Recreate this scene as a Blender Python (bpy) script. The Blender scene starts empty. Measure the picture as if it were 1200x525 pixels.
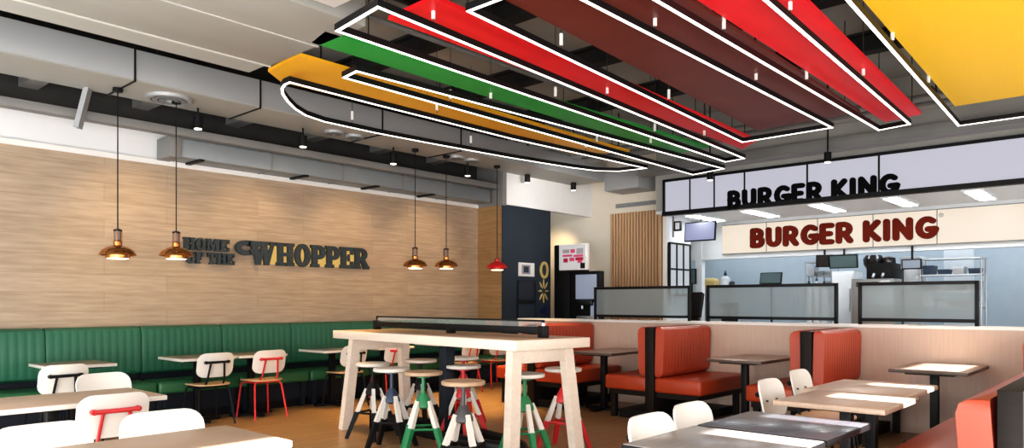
import bpy, bmesh, math, random
from mathutils import Vector, Matrix
random.seed(7)
S = bpy.context.scene
COL = S.collection
PI = math.pi

# ------------------------------------------------------------------ camera geometry
EYE, FPX, HOR, CX = 1.35, 855.0, 355.0, 600.0
RX, RY = 0.669, -0.743          # camera right
FX, FY = 0.743, 0.669           # camera forward
def onZ(px, py, h):
    z = FPX * (EYE - h) / (py - HOR); a = (px - CX) / FPX
    return Vector(((RX * a + FX) * z, (RY * a + FY) * z, h))
def onX(px, py, X):
    a = (px - CX) / FPX; z = X / (RX * a + FX)
    return Vector((X, (RY * a + FY) * z, EYE - (py - HOR) * z / FPX))
def onY(px, py, Y):
    a = (px - CX) / FPX; z = Y / (RY * a + FY)
    return Vector(((RX * a + FX) * z, Y, EYE - (py - HOR) * z / FPX))

# ------------------------------------------------------------------ materials
def new_mat(name):
    m = bpy.data.materials.new(name); m.use_nodes = True
    nt = m.node_tree; b = nt.nodes['Principled BSDF']
    return m, nt, b
def mixcol(nt, fac, a, b):
    n = nt.nodes.new('ShaderNodeMix'); n.data_type = 'RGBA'
    if fac is not None: nt.links.new(fac, n.inputs[0])
    for i, c in ((6, a), (7, b)):
        if isinstance(c, tuple): n.inputs[i].default_value = (*c, 1)
        else: nt.links.new(c, n.inputs[i])
    return n
def coords(nt, scale=(1, 1, 1), order=None):
    tc = nt.nodes.new('ShaderNodeTexCoord'); out = tc.outputs['Object']
    if order:
        sp = nt.nodes.new('ShaderNodeSeparateXYZ'); cb = nt.nodes.new('ShaderNodeCombineXYZ')
        nt.links.new(out, sp.inputs[0])
        for i, k in enumerate(order): nt.links.new(sp.outputs['XYZ'.index(k)], cb.inputs[i])
        out = cb.outputs[0]
    mp = nt.nodes.new('ShaderNodeMapping'); mp.inputs['Scale'].default_value = scale
    nt.links.new(out, mp.inputs[0]); return mp.outputs[0]
def mat(name, col, rough=.5, metal=0., var=.12, nscale=6., spec=.5, bump=0., stretch=(1, 1, 1)):
    m, nt, b = new_mat(name)
    v = coords(nt, stretch)
    n = nt.nodes.new('ShaderNodeTexNoise'); n.inputs['Scale'].default_value = nscale; n.inputs['Detail'].default_value = 4
    nt.links.new(v, n.inputs['Vector'])
    lo = tuple(c * (1 - var) for c in col); hi = tuple(min(1, c * (1 + var)) for c in col)
    mx = mixcol(nt, n.outputs[0], lo, hi)
    nt.links.new(mx.outputs[2], b.inputs['Base Color'])
    b.inputs['Roughness'].default_value = rough; b.inputs['Metallic'].default_value = metal
    b.inputs['Specular IOR Level'].default_value = spec
    if bump:
        bp = nt.nodes.new('ShaderNodeBump'); bp.inputs['Strength'].default_value = bump; bp.inputs['Distance'].default_value = .01
        nt.links.new(n.outputs[0], bp.inputs['Height']); nt.links.new(bp.outputs[0], b.inputs['Normal'])
    return m
def emit(name, col, strength, base=(.12, .12, .12)):
    m, nt, b = new_mat(name)
    n = nt.nodes.new('ShaderNodeTexNoise'); n.inputs['Scale'].default_value = 3
    mx = mixcol(nt, n.outputs[0], tuple(c * .97 for c in col), col)
    nt.links.new(mx.outputs[2], b.inputs['Emission Color'])
    b.inputs['Base Color'].default_value = (*base, 1); b.inputs['Emission Strength'].default_value = strength
    return m
def planks(name, order, w, h, c1, c2, mortar, rough, grain=1.0, spec=.5, gap=.004):
    m, nt, b = new_mat(name)
    v = coords(nt, (1, 1, 1), order)
    br = nt.nodes.new('ShaderNodeTexBrick'); br.offset = .37; br.offset_frequency = 2
    br.inputs['Scale'].default_value = 1; br.inputs['Brick Width'].default_value = w; br.inputs['Row Height'].default_value = h
    br.inputs['Mortar Size'].default_value = gap; br.inputs['Mortar Smooth'].default_value = .3
    br.inputs['Color1'].default_value = (*c1, 1); br.inputs['Color2'].default_value = (*c2, 1); br.inputs['Mortar'].default_value = (*mortar, 1)
    nt.links.new(v, br.inputs['Vector'])
    mp = nt.nodes.new('ShaderNodeMapping'); mp.inputs['Scale'].default_value = (1.2, 14, 1); nt.links.new(v, mp.inputs[0])
    n = nt.nodes.new('ShaderNodeTexNoise'); n.inputs['Scale'].default_value = 2.2; n.inputs['Detail'].default_value = 6
    nt.links.new(mp.outputs[0], n.inputs['Vector'])
    cr = nt.nodes.new('ShaderNodeValToRGB'); cr.color_ramp.elements[0].position = .3; cr.color_ramp.elements[1].position = .75
    lo = 1 - .3 * grain
    cr.color_ramp.elements[0].color = (lo, lo * .98, lo * .95, 1); cr.color_ramp.elements[1].color = (1, 1, 1, 1)
    nt.links.new(n.outputs[0], cr.inputs[0])
    mx = nt.nodes.new('ShaderNodeMix'); mx.data_type = 'RGBA'; mx.blend_type = 'MULTIPLY'; mx.inputs[0].default_value = 1
    nt.links.new(br.outputs[0], mx.inputs[6]); nt.links.new(cr.outputs[0], mx.inputs[7])
    nt.links.new(mx.outputs[2], b.inputs['Base Color'])
    b.inputs['Roughness'].default_value = rough; b.inputs['Specular IOR Level'].default_value = spec
    return m
def frosted(name, col, rough, mixf):
    m, nt, b = new_mat(name)
    b.inputs['Base Color'].default_value = (*col, 1); b.inputs['Roughness'].default_value = .5
    tr = nt.nodes.new('ShaderNodeBsdfTranslucent'); tr.inputs[0].default_value = (*col, 1)
    rf = nt.nodes.new('ShaderNodeBsdfRefraction'); rf.inputs['Roughness'].default_value = rough; rf.inputs['IOR'].default_value = 1.0
    rf.inputs[0].default_value = (*col, 1)
    n = nt.nodes.new('ShaderNodeTexNoise'); n.inputs['Scale'].default_value = 2.0
    a = nt.nodes.new('ShaderNodeMixShader'); a.inputs[0].default_value = .5
    nt.links.new(b.outputs[0], a.inputs[1]); nt.links.new(tr.outputs[0], a.inputs[2])
    mr = nt.nodes.new('ShaderNodeMapRange'); mr.inputs[3].default_value = mixf - .06; mr.inputs[4].default_value = mixf + .06
    nt.links.new(n.outputs[0], mr.inputs[0])
    c = nt.nodes.new('ShaderNodeMixShader'); nt.links.new(mr.outputs[0], c.inputs[0])
    nt.links.new(a.outputs[0], c.inputs[1]); nt.links.new(rf.outputs[0], c.inputs[2])
    nt.links.new(c.outputs[0], nt.nodes['Material Output'].inputs[0])
    return m

M = {}
M['wallwood'] = planks('oak_wall_boards', 'XZY', 1.9, .21, (.47, .362, .262), (.525, .41, .305), (.36, .27, .19), .55, .9, gap=.003)
M['returnwood'] = planks('oak_return_boards', 'YZX', 1.9, .21, (.42, .25, .11), (.46, .28, .13), (.3, .18, .08), .55, .9, gap=.003)
M['floor'] = planks('floor_planks', 'XYZ', 1.25, .19, (.37, .225, .115), (.43, .27, .14), (.18, .11, .055), .33, 1.1)
M['partwood'] = mat('partition_laminate', (.62, .48, .39), .5, var=.12, nscale=5, stretch=(9, 9, .6))
M['slat'] = mat('slat_oak', (.52, .33, .19), .5, var=.18, nscale=5, stretch=(6, 6, .5))
M['slatgap'] = mat('slat_backing', (.16, .10, .06), .8)
M['white'] = mat('white_plaster', (.80, .81, .82), .7, var=.03)
M['cream'] = mat('cream_plaster', (.74, .68, .58), .7, var=.04)
M['whitetrim'] = mat('white_trim', (.86, .85, .83), .45, var=.03)
M['navy'] = mat('slate_blue_board', (.026, .038, .054), .55, var=.25, nscale=2, spec=.3)
M['slab'] = mat('dark_ceiling_deck', (.42, .42, .40), .85, var=.3, nscale=1.2)
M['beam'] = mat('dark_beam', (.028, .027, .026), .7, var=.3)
M['greybeam'] = mat('grey_steel_beam', (.24, .24, .235), .55, metal=.2, var=.2, nscale=2)
M['ductbeige'] = mat('beige_duct_sheet', (.405, .41, .39), .5, metal=.1, var=.08, nscale=.8, stretch=(.4, 3, 3))
M['ductgrey'] = mat('grey_duct_sheet', (.37, .385, .40), .45, metal=.2, var=.1, nscale=1)
M['seam'] = mat('pale_duct_seam', (.58, .57, .54), .5, var=.05)
M['galv'] = mat('galvanised_duct', (.27, .295, .31), .45, metal=.3, var=.15, nscale=3)
M['black'] = mat('matt_black_metal', (.009, .009, .010), .45, var=.2, spec=.22)
M['blackwood'] = mat('dark_stained_wood', (.014, .010, .008), .5, var=.3, spec=.2, stretch=(1, 1, 6))
M['red'] = mat('red_perforated_panel', (.85, .012, .02), .4, var=.12, nscale=3)
M['green'] = mat('green_perforated_panel', (.025, .36, .055), .4, var=.12, nscale=3)
M['maroon'] = mat('maroon_perforated_panel', (.15, .025, .016), .42, var=.2, nscale=2)
M['gold'] = mat('gold_perforated_panel', (.95, .47, .02), .4, var=.12, nscale=3)
M['yellow'] = mat('yellow_perforated_panel', (.92, .56, .012), .45, var=.1, nscale=60)
M['led'] = emit('led_diffuser', (1, .94, .86), 3.2)
M['greenvinyl'] = mat('green_vinyl', (.028, .145, .085), .42, var=.14, nscale=4)
M['greenseat'] = mat('green_vinyl_seat', (.03, .14, .06), .4, var=.12, nscale=4)
M['benchbase'] = mat('bench_base_dark', (.012, .016, .024), .55, var=.25, spec=.25)
M['orange'] = mat('orange_red_vinyl', (.45, .068, .030), .42, var=.12, nscale=4)
M['orangeseat'] = mat('orange_red_vinyl_seat', (.42, .055, .016), .40, var=.12, nscale=4)
M['tabletan'] = mat('tan_laminate', (.52, .385, .29), .35, var=.14, nscale=5, stretch=(.6, 9, 1))
M['tablebrown'] = mat('brown_laminate', (.33, .24, .19), .28, var=.15, nscale=5, stretch=(.6, 9, 1))
M['tablegrey'] = mat('grey_laminate', (.33, .30, .29), .22, var=.1, nscale=5, stretch=(.6, 9, 1))
M['tableblue'] = mat('blue_grey_laminate', (.13, .135, .16), .20, var=.1, nscale=5, stretch=(.6, 9, 1))
M['paleedge'] = mat('pale_table_edge', (.74, .70, .65), .4, var=.05)
M['brownedge'] = mat('brown_table_edge', (.10, .07, .055), .4, var=.1)
M['highwood'] = mat('whitewashed_oak', (.74, .64, .55), .42, var=.12, nscale=4, stretch=(8, .7, 8))
M['hightop'] = mat('oak_top_inlay', (.46, .32, .21), .38, var=.16, nscale=4, stretch=(9, .7, 3))
M['legwhite'] = mat('whitewashed_leg', (.70, .66, .61), .45, var=.1, nscale=5, stretch=(6, 6, .7))
M['shell'] = mat('white_chair_shell', (.80, .78, .74), .4, var=.03)
M['ply'] = mat('plywood_edge', (.62, .42, .22), .5, var=.15, nscale=20)
M['seatwood'] = mat('light_wood_seat', (.60, .40, .23), .42, var=.15, nscale=6, stretch=(8, 1, 1))
M['redmetal'] = mat('red_powder_coat', (.58, .03, .035), .38, var=.1)
M['greenmetal'] = mat('green_powder_coat', (.02, .20, .075), .38, var=.1)
M['bluemetal'] = mat('dark_blue_metal', (.03, .05, .09), .4, var=.1)
M['postmetal'] = mat('slate_post_paint', (.014, .02, .03), .45, var=.15, spec=.3)
M['greymetal'] = mat('dark_grey_metal', (.06, .055, .06), .4, var=.1)
M['copper'] = mat('polished_copper', (.62, .27, .09), .22, metal=1, var=.1)
M['smoke'] = mat('smoky_socket', (.22, .17, .15), .3, metal=.3, var=.1)
M['redlamp'] = mat('red_enamel', (.62, .02, .02), .25, var=.05)
M['bulb'] = emit('warm_bulb', (1, .78, .52), 9.)
M['spotlens'] = emit('spot_lens', (1, .9, .75), 7.)
M['letterdark'] = mat('speckled_slate_letter', (.05, .062, .072), .8, var=.6, nscale=45, spec=.15)
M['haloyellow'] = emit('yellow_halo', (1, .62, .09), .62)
M['blackletter'] = mat('black_sign_letter', (.006, .006, .007), .8, var=.1, spec=.08)
M['brownletter'] = mat('brown_red_sign_letter', (.125, .013, .006), .8, var=.1, spec=.08)
M['signwhite'] = emit('white_lit_sign_face', (.80, .80, .95), .60)
M['signcream'] = emit('cream_lit_sign_face', (1.0, .85, .68), .78)
M['tubewhite'] = emit('fluorescent_tube_cover', (.92, .97, 1), 16.0)
M['ktile'] = mat('kitchen_wall_panel', (.50, .56, .61), .4, var=.06)
M['kwhite'] = mat('kitchen_white', (.82, .85, .88), .45, var=.03)
M['steel'] = mat('brushed_steel', (.50, .53, .55), .32, metal=.7, var=.12, nscale=4, stretch=(1, 12, 1))
M['dkglass'] = mat('dark_glass', (.015, .017, .02), .12, var=.1)
M['scrviolet'] = emit('violet_menu_screen', (.42, .47, .86), .5)
M['scrblue'] = emit('pale_blue_screen', (.42, .50, .68), .5)
M['scrdim'] = mat('dim_grey_green_screen', (.10, .15, .16), .25, var=.2)
M['poster'] = emit('white_poster_face', (.93, .90, .90), .55)
M['pink'] = mat('pink_print', (.60, .08, .20), .5)
M['crimson'] = mat('crimson_print', (.45, .02, .06), .5)
M['greyprint'] = mat('grey_print', (.35, .33, .36), .5)
M['goldpaint'] = mat('pale_gold_paint', (.55, .42, .16), .45, var=.1)
M['bag'] = mat('yellow_paper_bag', (.70, .52, .22), .6)
M['frost'] = frosted('frosted_glass', (.66, .72, .74), .28, .68)
M['clear'] = frosted('clear_divider_glass', (.95, .96, .95), .0, .82)
M['brass'] = mat('steel_cap', (.6, .58, .55), .3, metal=.9)

# ------------------------------------------------------------------ mesh builder
class MB:
    def __init__(s): s.bm = bmesh.new()
    def box(s, x0, y0, z0, x1, y1, z1, bev=0., seg=2):
        vs = [s.bm.verts.new((x, y, z)) for x in (x0, x1) for y in (y0, y1) for z in (z0, z1)]
        f = [(0, 1, 3, 2), (4, 6, 7, 5), (0, 4, 5, 1), (2, 3, 7, 6), (0, 2, 6, 4), (1, 5, 7, 3)]
        fs = [s.bm.faces.new([vs[i] for i in q]) for q in f]
        if bev:
            es = list({e for q in fs for e in q.edges})
            bmesh.ops.bevel(s.bm, geom=es, offset=bev, segments=seg, affect='EDGES', profile=.5)
        return s
    def loft(s, rings, caps=True, close=True):
        rv = [[s.bm.verts.new(p) for p in r] for r in rings]
        n = len(rings[0])
        for a, b in zip(rv, rv[1:]):
            for i in range(n if close else n - 1):
                j = (i + 1) % n
                s.bm.faces.new((a[i], a[j], b[j], b[i]))
        if caps:
            s.bm.faces.new(rv[0][::-1]); s.bm.faces.new(rv[-1])
        return s
    def cyl(s, p, q, r, n=12, r2=None):
        p, q = Vector(p), Vector(q); r2 = r if r2 is None else r2
        d = (q - p).normalized(); u = d.orthogonal().normalized(); w = d.cross(u)
        ring = lambda c, rr: [c + u * (rr * math.cos(2 * PI * i / n)) + w * (rr * math.sin(2 * PI * i / n)) for i in range(n)]
        return s.loft([ring(p, r), ring(q, r2)])
    def bar(s, p, q, w, d, w2=None, d2=None, ref=(0, 0, 1)):
        """square bar from p to q, section w x d"""
        p, q = Vector(p), Vector(q); ax = (q - p).normalized(); u = ax.cross(Vector(ref))
        if u.length < 1e-4: u = Vector((1, 0, 0)).cross(ax)
        u.normalize(); v = ax.cross(u).normalized(); w2 = w2 or w; d2 = d2 or d
        R = lambda c, a, b: [c + u * a / 2 * i + v * b / 2 * j for i, j in ((-1, -1), (1, -1), (1, 1), (-1, 1))]
        return s.loft([R(p, w, d), R(q, w2, d2)])
    def tube(s, pts, r, n=8):
        pts = [Vector(p) for p in pts]; rings = []; u = None
        for i, p in enumerate(pts):
            d = (pts[min(i + 1, len(pts) - 1)] - pts[max(i - 1, 0)]).normalized()
            u = d.orthogonal().normalized() if u is None else (u - d * u.dot(d)).normalized()
            w = d.cross(u)
            rings.append([p + u * (r * math.cos(2 * PI * k / n)) + w * (r * math.sin(2 * PI * k / n)) for k in range(n)])
        return s.loft(rings)
    def lathe(s, prof, c=(0, 0, 0), n=28, caps=True):
        return s.loft([[(c[0] + r * math.cos(2 * PI * i / n), c[1] + r * math.sin(2 * PI * i / n), c[2] + z) for i in range(n)] for r, z in prof], caps)
    def prism(s, poly, fn, d0, d1):
        """poly in 2-D, fn(u, v, d) -> 3-D, extruded between depths d0 and d1"""
        return s.loft([[fn(u, v, d0) for u, v in poly], [fn(u, v, d1) for u, v in poly]])
    def sweep(s, pts, w, z0, z1, closed=False):
        """rectangular section swept along a horizontal polyline, mitred"""
        pts = [Vector((p[0], p[1])) for p in pts]; n = len(pts); rings = []
        for i in range(n):
            a = pts[i] - pts[i - 1] if (i > 0 or closed) else None
            b = pts[(i + 1) % n] - pts[i] if (i < n - 1 or closed) else None
            a = (a or b).normalized(); b = (b or a).normalized()
            na = Vector((-a.y, a.x)); nb = Vector((-b.y, b.x)); m = (na + nb).normalized()
            m = m * (w / 2 / max(.35, m.dot(na)))
            p = pts[i]
            rings.append([(p.x - m.x, p.y - m.y, z0), (p.x + m.x, p.y + m.y, z0), (p.x + m.x, p.y + m.y, z1), (p.x - m.x, p.y - m.y, z1)])
        if closed: return s.loft(rings + [rings[0]], caps=False)
        return s.loft(rings)
    def build(s, name, material, parent=None, sharp=35):
        bmesh.ops.recalc_face_normals(s.bm, faces=s.bm.faces[:])
        me = bpy.data.meshes.new(name); s.bm.to_mesh(me); s.bm.free()
        me.materials.append(material)
        for p in me.polygons: p.use_smooth = True
        me.set_sharp_from_angle(angle=math.radians(sharp))
        o = bpy.data.objects.new(name, me); COL.objects.link(o)
        if parent is not None: o.parent = parent
        return o

def thing(name, label, cat, loc=(0, 0, 0), rz=0., group=None):
    o = bpy.data.objects.new(name, None); COL.objects.link(o)
    o.empty_display_size = .1
    o.location = loc; o.rotation_euler = (0, 0, rz); o['label'] = label; o['category'] = cat
    if group: o['group'] = group
    return o
def tag(o, label, cat, group=None):
    o['label'] = label; o['category'] = cat
    if group: o['group'] = group
    return o
def struct(name, mb, m):
    o = mb.build(name, m); o['kind'] = 'structure'; return o
def part(o, label): o['label'] = label; return o
def copy_tree(o, parent=None):
    c = o.copy(); COL.objects.link(c)
    if parent is not None: c.parent = parent
    for ch in list(o.children): copy_tree(ch, c)
    return c

# ------------------------------------------------------------------ the setting
struct('floor', MB().box(-3, -1.4, -.1, 17, 10.6, 0), M['floor'])
struct('floor_kitchen_bounce', MB().box(11.6, -1.3, 0, 16.0, 8.9, .004), mat('kitchen_bounce_floor', (.62, .63, .63), .4, var=.06))  # pale floor added to bounce light up to the kitchen ceiling
struct('ceiling', MB().box(-3, -1.4, 4.6, 17, 10.6, 4.7), M['slab'])
WY = 9.10
struct('wall_left', MB().box(-3, WY, 0, 9.2, WY + .12, 3.03), M['wallwood'])
struct('wall_left_upper', MB().box(-3, WY + .02, 3.03, 9.2, WY + .14, 3.45), M['white'])
struct('wall_left_painted_shade', MB().box(-3, WY + .02, 3.45, 9.2, WY + .14, 4.6), M['beam'])  # solid wall coloured dark to stand in for the shaded gap above the beam
struct('wall_return_upper', MB().box(9.2, 8.5, 3.03, 9.3, WY + .1, 4.6), M['greybeam'])
struct('trim_1', MB().box(-3, WY - .015, 3.025, 9.2, WY + .1, 3.085), M['whitetrim'])
struct('wall_return', MB().box(9.2, 8.53, 0, 9.32, WY + .1, 3.03), M['returnwood'])
struct('wall_corner', MB().box(9.205, 8.52, 0, 10.53, WY + .1, 3.05), M['navy'])
struct('wall_back_upper', MB().box(9.3, 8.5, 3.05, 11.85, 8.62, 4.6), M['white'])
struct('wall_passage', MB().box(10.53, 9.6, 0, 11.9, 9.7, 3.05), M['cream'])
struct('wall_right', MB().box(11.8, 6.9, 0, 11.92, 9.7, 4.6), M['cream'])
struct('wall_kitchen_side', MB().box(11.92, 6.9, 0, 12.85, 7.0, 3.2), M['kwhite'])
struct('wall_kitchen_back', MB().box(16.0, -1.4, 0, 16.1, 9.0, 3.2), M['ktile'])
struct('wall_kitchen_left', MB().box(11.92, 8.9, 0, 16.0, 9.0, 3.2), M['ktile'])
struct('ceiling_kitchen', MB().box(11.56, -1.4, 2.95, 11.92, 6.9, 3.0).box(11.92, -1.4, 2.95, 16.0, 9.0, 3.0), M['kwhite'])
struct('wall_above_header', MB().box(11.56, -1.4, 3.0, 11.66, 6.9, 4.6), M['slab'])
# behind the camera: an unseen wall, its openings made up to lay sun stripes on the tables, and an open glazed side with mullions
w = MB()
stripe_slots = [(1.15, 1.95, 3.60, 3.80), (3.08, 3.26, 2.36, 2.85), (3.74, 3.88, 2.36, 2.85), (4.82, 5.08, 2.40, 2.87), (5.72, 5.9, 2.44, 2.88), (7.45, 8.3, 2.62, 3.0)]
xs = -3.0
for x0, x1, z0, z1 in stripe_slots:
    w.box(xs, -1.4, 0, x0, -1.3, 4.6); w.box(x0, -1.4, 0, x1, -1.3, z0); w.box(x0, -1.4, z1, x1, -1.3, 4.6); xs = x1
w.box(xs, -1.4, 0, 17, -1.3, 4.6)
struct('wall_sun_slots', w, M['white'])
w = MB()
for y in (-1.3, 1.2, 3.7, 6.2, 8.7): w.box(-3, y - .05, 0, -2.9, y + .05, 4.6)
w.box(-3, -1.3, .0, -2.9, 9.1, .3); w.box(-3, -1.3, 3.6, -2.9, 9.1, 4.6)
struct('window_1', w, M['black'])
# low partition between the booths and the queue
struct('wall_partition', MB().box(8.42, -1.3, 0, 8.60, 7.45, 1.085), M['partwood'])
struct('trim_2', MB().box(8.40, -1.3, 1.085, 8.75, 7.45, 1.115), M['whitetrim'])
# slat panel on the far wall
w = MB()
a = onX(717, 300, 11.78); b = onX(776, 300, 11.78)
w.box(11.77, b.y, .0, 11.80, a.y, 3.06)
struct('trim_3', w, M['slatgap'])
w = MB(); n = 17
for i in range(n):
    y = b.y + (a.y - b.y) * (i + .5) / n; hw = (a.y - b.y) / n * .36
    w.box(11.72, y - hw, 0, 11.775, y + hw, 3.06)
struct('trim_4', w, M['slat'])

# ------------------------------------------------------------------ ceiling: beams, pipes, ducts
k = 0
for X in (2.2, 4.0, 5.8, 7.6, 9.4):
    k += 1
    w = MB(); w.box(X - .09, -1.3, 4.36, X + .09, 9.1, 4.39); w.box(X - .09, -1.3, 4.57, X + .09, 9.1, 4.6); w.box(X - .012, -1.3, 4.39, X + .012, 9.1, 4.57)
    struct('beam.%03d' % k, w, M['beam'])
w = MB()
w.box(10.95, -1.3, 3.58, 11.15, 6.9, 3.74, .01); w.box(10.90, -1.3, 3.57, 11.2, 6.9, 3.585)
struct('beam_header', w, M['greybeam'])
struct('beam_wall', MB().box(-3, 8.58, 3.31, 9.2, 8.72, 3.40, .005), M['greybeam'])
for i, X in enumerate((1.2, 2.35, 3.5, 4.65, 5.8, 6.95, 8.1)):
    struct('beam_joist.%03d' % (i + 1), MB().box(X - .09, 8.40, 3.66, X + .09, 9.12, 3.80), M['greybeam'])
pt = thing('ceiling_conduit', 'bundle of grey conduits running under the dark ceiling before the white lit header', 'pipe', (0, 0, 0))
for X, z, r in ((10.25, 3.92, .05), (10.45, 3.96, .035), (10.62, 3.9, .06), (10.8, 3.98, .04)):
    MB().cyl((X, -1.3, z), (X, 8.4, z), r, 10).build('pipe', M['greybeam'], pt)
for y in (.6, 2.2, 3.8, 5.4, 7.0):
    MB().box(10.15, y - .03, 3.98, 10.9, y + .03, 4.03).build('hanger', M['beam'], pt)
    MB().cyl((10.5, y, 4.0), (10.5, y, 4.6), .012, 6).build('hanger_rod', M['beam'], pt)
pt = thing('sprinkler_pipe', 'thin grey pipe running under the ceiling above the colour panels', 'pipe')
for y in (3.45, 5.75):
    MB().cyl((-2, y, 4.12), (10.1, y, 4.12), .03, 8).build('pipe', M['greybeam'], pt)
for X in (2.3, 5.1, 7.9):
    for y in (3.45, 5.75): MB().cyl((X, y, 4.12), (X, y, 4.6), .01, 6).build('hanger_rod', M['beam'], pt)

def strap_seams(parent, xs, y0, y1, z0, z1):
    for X in xs:
        MB().box(X - .008, y0 - .012, z0 - .012, X + .008, y1 + .012, z1 + .012).build('flange', M['black'], parent)
def rods(parent, xs, y0, y1, z0):
    for X in xs:
        for y in (y0, y1): MB().cyl((X, y, z0), (X, y, 4.6), .008, 6).build('hanger_rod', M['beam'], parent)
# big flat duct upper left
t = thing('air_duct', 'wide flat beige ceiling duct at upper left ending before the colour panels', 'duct')
MB().box(-2.8, 4.86, 3.60, 3.62, 6.36, 4.0, .012).build('duct_body', M['ductbeige'], t)
part(MB().box(-2.8, 6.36, 3.615, 3.60, 6.72, 3.9).build('side_flange', M['ductbeige'], t), 'narrow beige edge strip of the duct')
MB().box(-2.8, 5.545, 3.594, 3.62, 5.56, 3.602).build('seam', M['seam'], t)
MB().box(-2.8, 6.34, 3.590, 3.62, 6.36, 3.602).build('seam', M['seam'], t)
rods(t, (-1, 1, 3), 5.0, 6.6, 3.9)
t = thing('air_duct', 'white duct at the top edge beside the wide beige duct', 'duct')
MB().box(-2.8, 3.4, 3.63, 3.28, 4.80, 4.0, .012).build('duct_body', M['whitetrim'], t)
MB().cyl((3.3, 4.55, 3.85), (4.0, 4.55, 3.85), .10, 16).build('spigot', M['black'], t)
rods(t, (-1, 1, 3), 3.6, 4.6, 4.0)
# second duct
t = thing('air_duct', 'long grey duct with dark seams running beyond the rounded light loop', 'duct')
MB().box(-2.8, 7.78, 3.62, 11.2, 8.48, 3.92, .004).build('duct_body', M['ductgrey'], t)
part(MB().box(-2.8, 7.785, 3.60, 11.2, 8.5, 3.622).build('underside_sheet', M['ductbeige'], t), 'beige underside of the duct')
sx = [onY(158, 80, 7.78).x, onY(305, 110, 7.78).x, onY(448, 150, 7.78).x, onY(540, 174, 7.78).x]
strap_seams(t, [sx[0] - (sx[1] - sx[0])] + sx, 7.78, 8.5, 3.60, 3.92)
rods(t, (1.2, 3.2, 5.2, 7.2, 9.2), 7.9, 8.4, 3.9)
for px, py in ((193, 117), (403, 157), (552, 184)):
    c = onZ(px, py, 3.60)
    v = thing('ceiling_vent', {193: 'round grey ceiling diffuser on the duct above the leftmost pendant lamp', 403: 'round vent pair under the duct beyond the curved end of the light loop',
               552: 'round vent under the duct close to the dark blue wall'}[px], 'vent', (c.x, 8.15, 3.60), 0, 'round vents under the long duct')
    for dx in ((0,) if px == 193 else (-.16, .16)):
        r = .24 if px == 193 else .13
        MB().lathe([(r, 0), (r * .96, -.03), (r * .8, -.035), (r * .78, -.01)], (dx, 0, 0)).build('rim', M['ductgrey'], v)
        for q in (.62, .36): MB().lathe([(r * q, -.012), (r * q + .02, -.036), (r * q - .03, -.036), (r * q - .035, -.012)], (dx, 0, 0)).build('ring', M['galv'], v)
# galvanised duct on the wood wall
t = thing('air_duct', 'galvanised rectangular duct fixed along the top of the wood wall', 'duct')
x0 = onY(196, 180, 8.85).x
MB().box(x0, 8.74, 3.09, 9.15, 9.10, 3.31, .004).build('duct_body', M['galv'], t)
part(MB().box(x0 - .02, 8.725, 3.075, x0 + .12, 9.10, 3.325, .004).build('end_cap', M['greybeam'], t), 'darker end cap of the duct')
for X in (5.0, 6.1, 7.2, 8.2): MB().box(X - .01, 8.73, 3.08, X + .01, 9.1, 3.32).build('flange', M['greybeam'], t)
for X in (x0 + .35, 5.5, 6.7, 7.8): MB().box(X - .03, 8.70, 3.065, X + .03, 9.1, 3.09).build('bracket', M['black'], t)
# bracket arm at far left, under second duct
t = tag(MB().bar(onY(106, 92, 8.42), onY(91, 150, 8.5), .10, .05).build('ceiling_brace', M['ductgrey']), 'pale grey diagonal brace under the grey duct at far left', 'brace')
# grey box at the far end of the duct
long_duct = [o for o in COL.objects if str(o.get('label', '')).startswith('long grey duct')][0]
MB().box(11.2, 7.05, 3.42, 11.80, 7.78, 3.75, .01).build('end_box', M['ductgrey'], long_duct)
g = thing('air_grille', 'slim grey air grille above the wooden slat wall', 'vent')
ga, gb = onX(722, 246, 11.79), onX(773, 240, 11.79)
MB().box(11.77, gb.y, 3.17, 11.80, ga.y, 3.25).build('frame', M['ductgrey'], g)
for i in range(4): MB().box(11.76, gb.y + .02, 3.18 + i * .018, 11.775, ga.y - .02, 3.187 + i * .018).build('slat', M['greybeam'], g)

# colour panels (perforated sheets hung flat)
def panel(m, quad, label, h=3.60):
    pts = [onZ(px, py, h) if py is not None else px for px, py in quad]
    t = thing('ceiling_panel', label, 'ceiling panel', (0, 0, 0), 0, 'coloured panels hung under the ceiling')
    MB().loft([[(p.x, p.y, h) for p in pts], [(p.x, p.y, h + .03) for p in pts]]).build('sheet', m, t)
    c = [sum((p[i] for p in pts), 0) / len(pts) for i in (0, 1)]
    for p in pts:
        q = (p.x + (c[0] - p.x) * .12, p.y + (c[1] - p.y) * .12)
        MB().cyl((q[0], q[1], h + .03), (q[0], q[1], 4.6), .005, 6).build('hanger_wire', M['black'], t)
def V(x, y): return (Vector((x, y, 0)), None)
panel(M['gold'], [(314, 84), (350, 65), (738, 178), (675, 181), (329, 96)], 'golden yellow perforated ceiling panel inside the leftmost light loops')
panel(M['green'], [(365, 50), (381, 37), (830, 173), (800, 179), (780, 178)], 'green perforated ceiling panel')
panel(M['red'], [(455, 23), V(3.62, 4.03), (887, 165), (870, 175)], 'red perforated ceiling panel between the green panel and the maroon panel')
panel(M['maroon'], [V(3.3, 3.62), V(3.3, 2.62), (1008, 132), (887, 153)], 'wide maroon perforated ceiling panel')
panel(M['red'], [V(3.6, 2.60), V(3.6, 1.92), (1080, 134), (1037, 143)], 'red perforated ceiling panel on the right between maroon and yellow panels')
panel(M['yellow'], [V(4.0, 1.63), V(4.0, .55), V(9.6, .75), V(9.6, 1.82)], 'bright yellow perforated ceiling panel at upper right')

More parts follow.
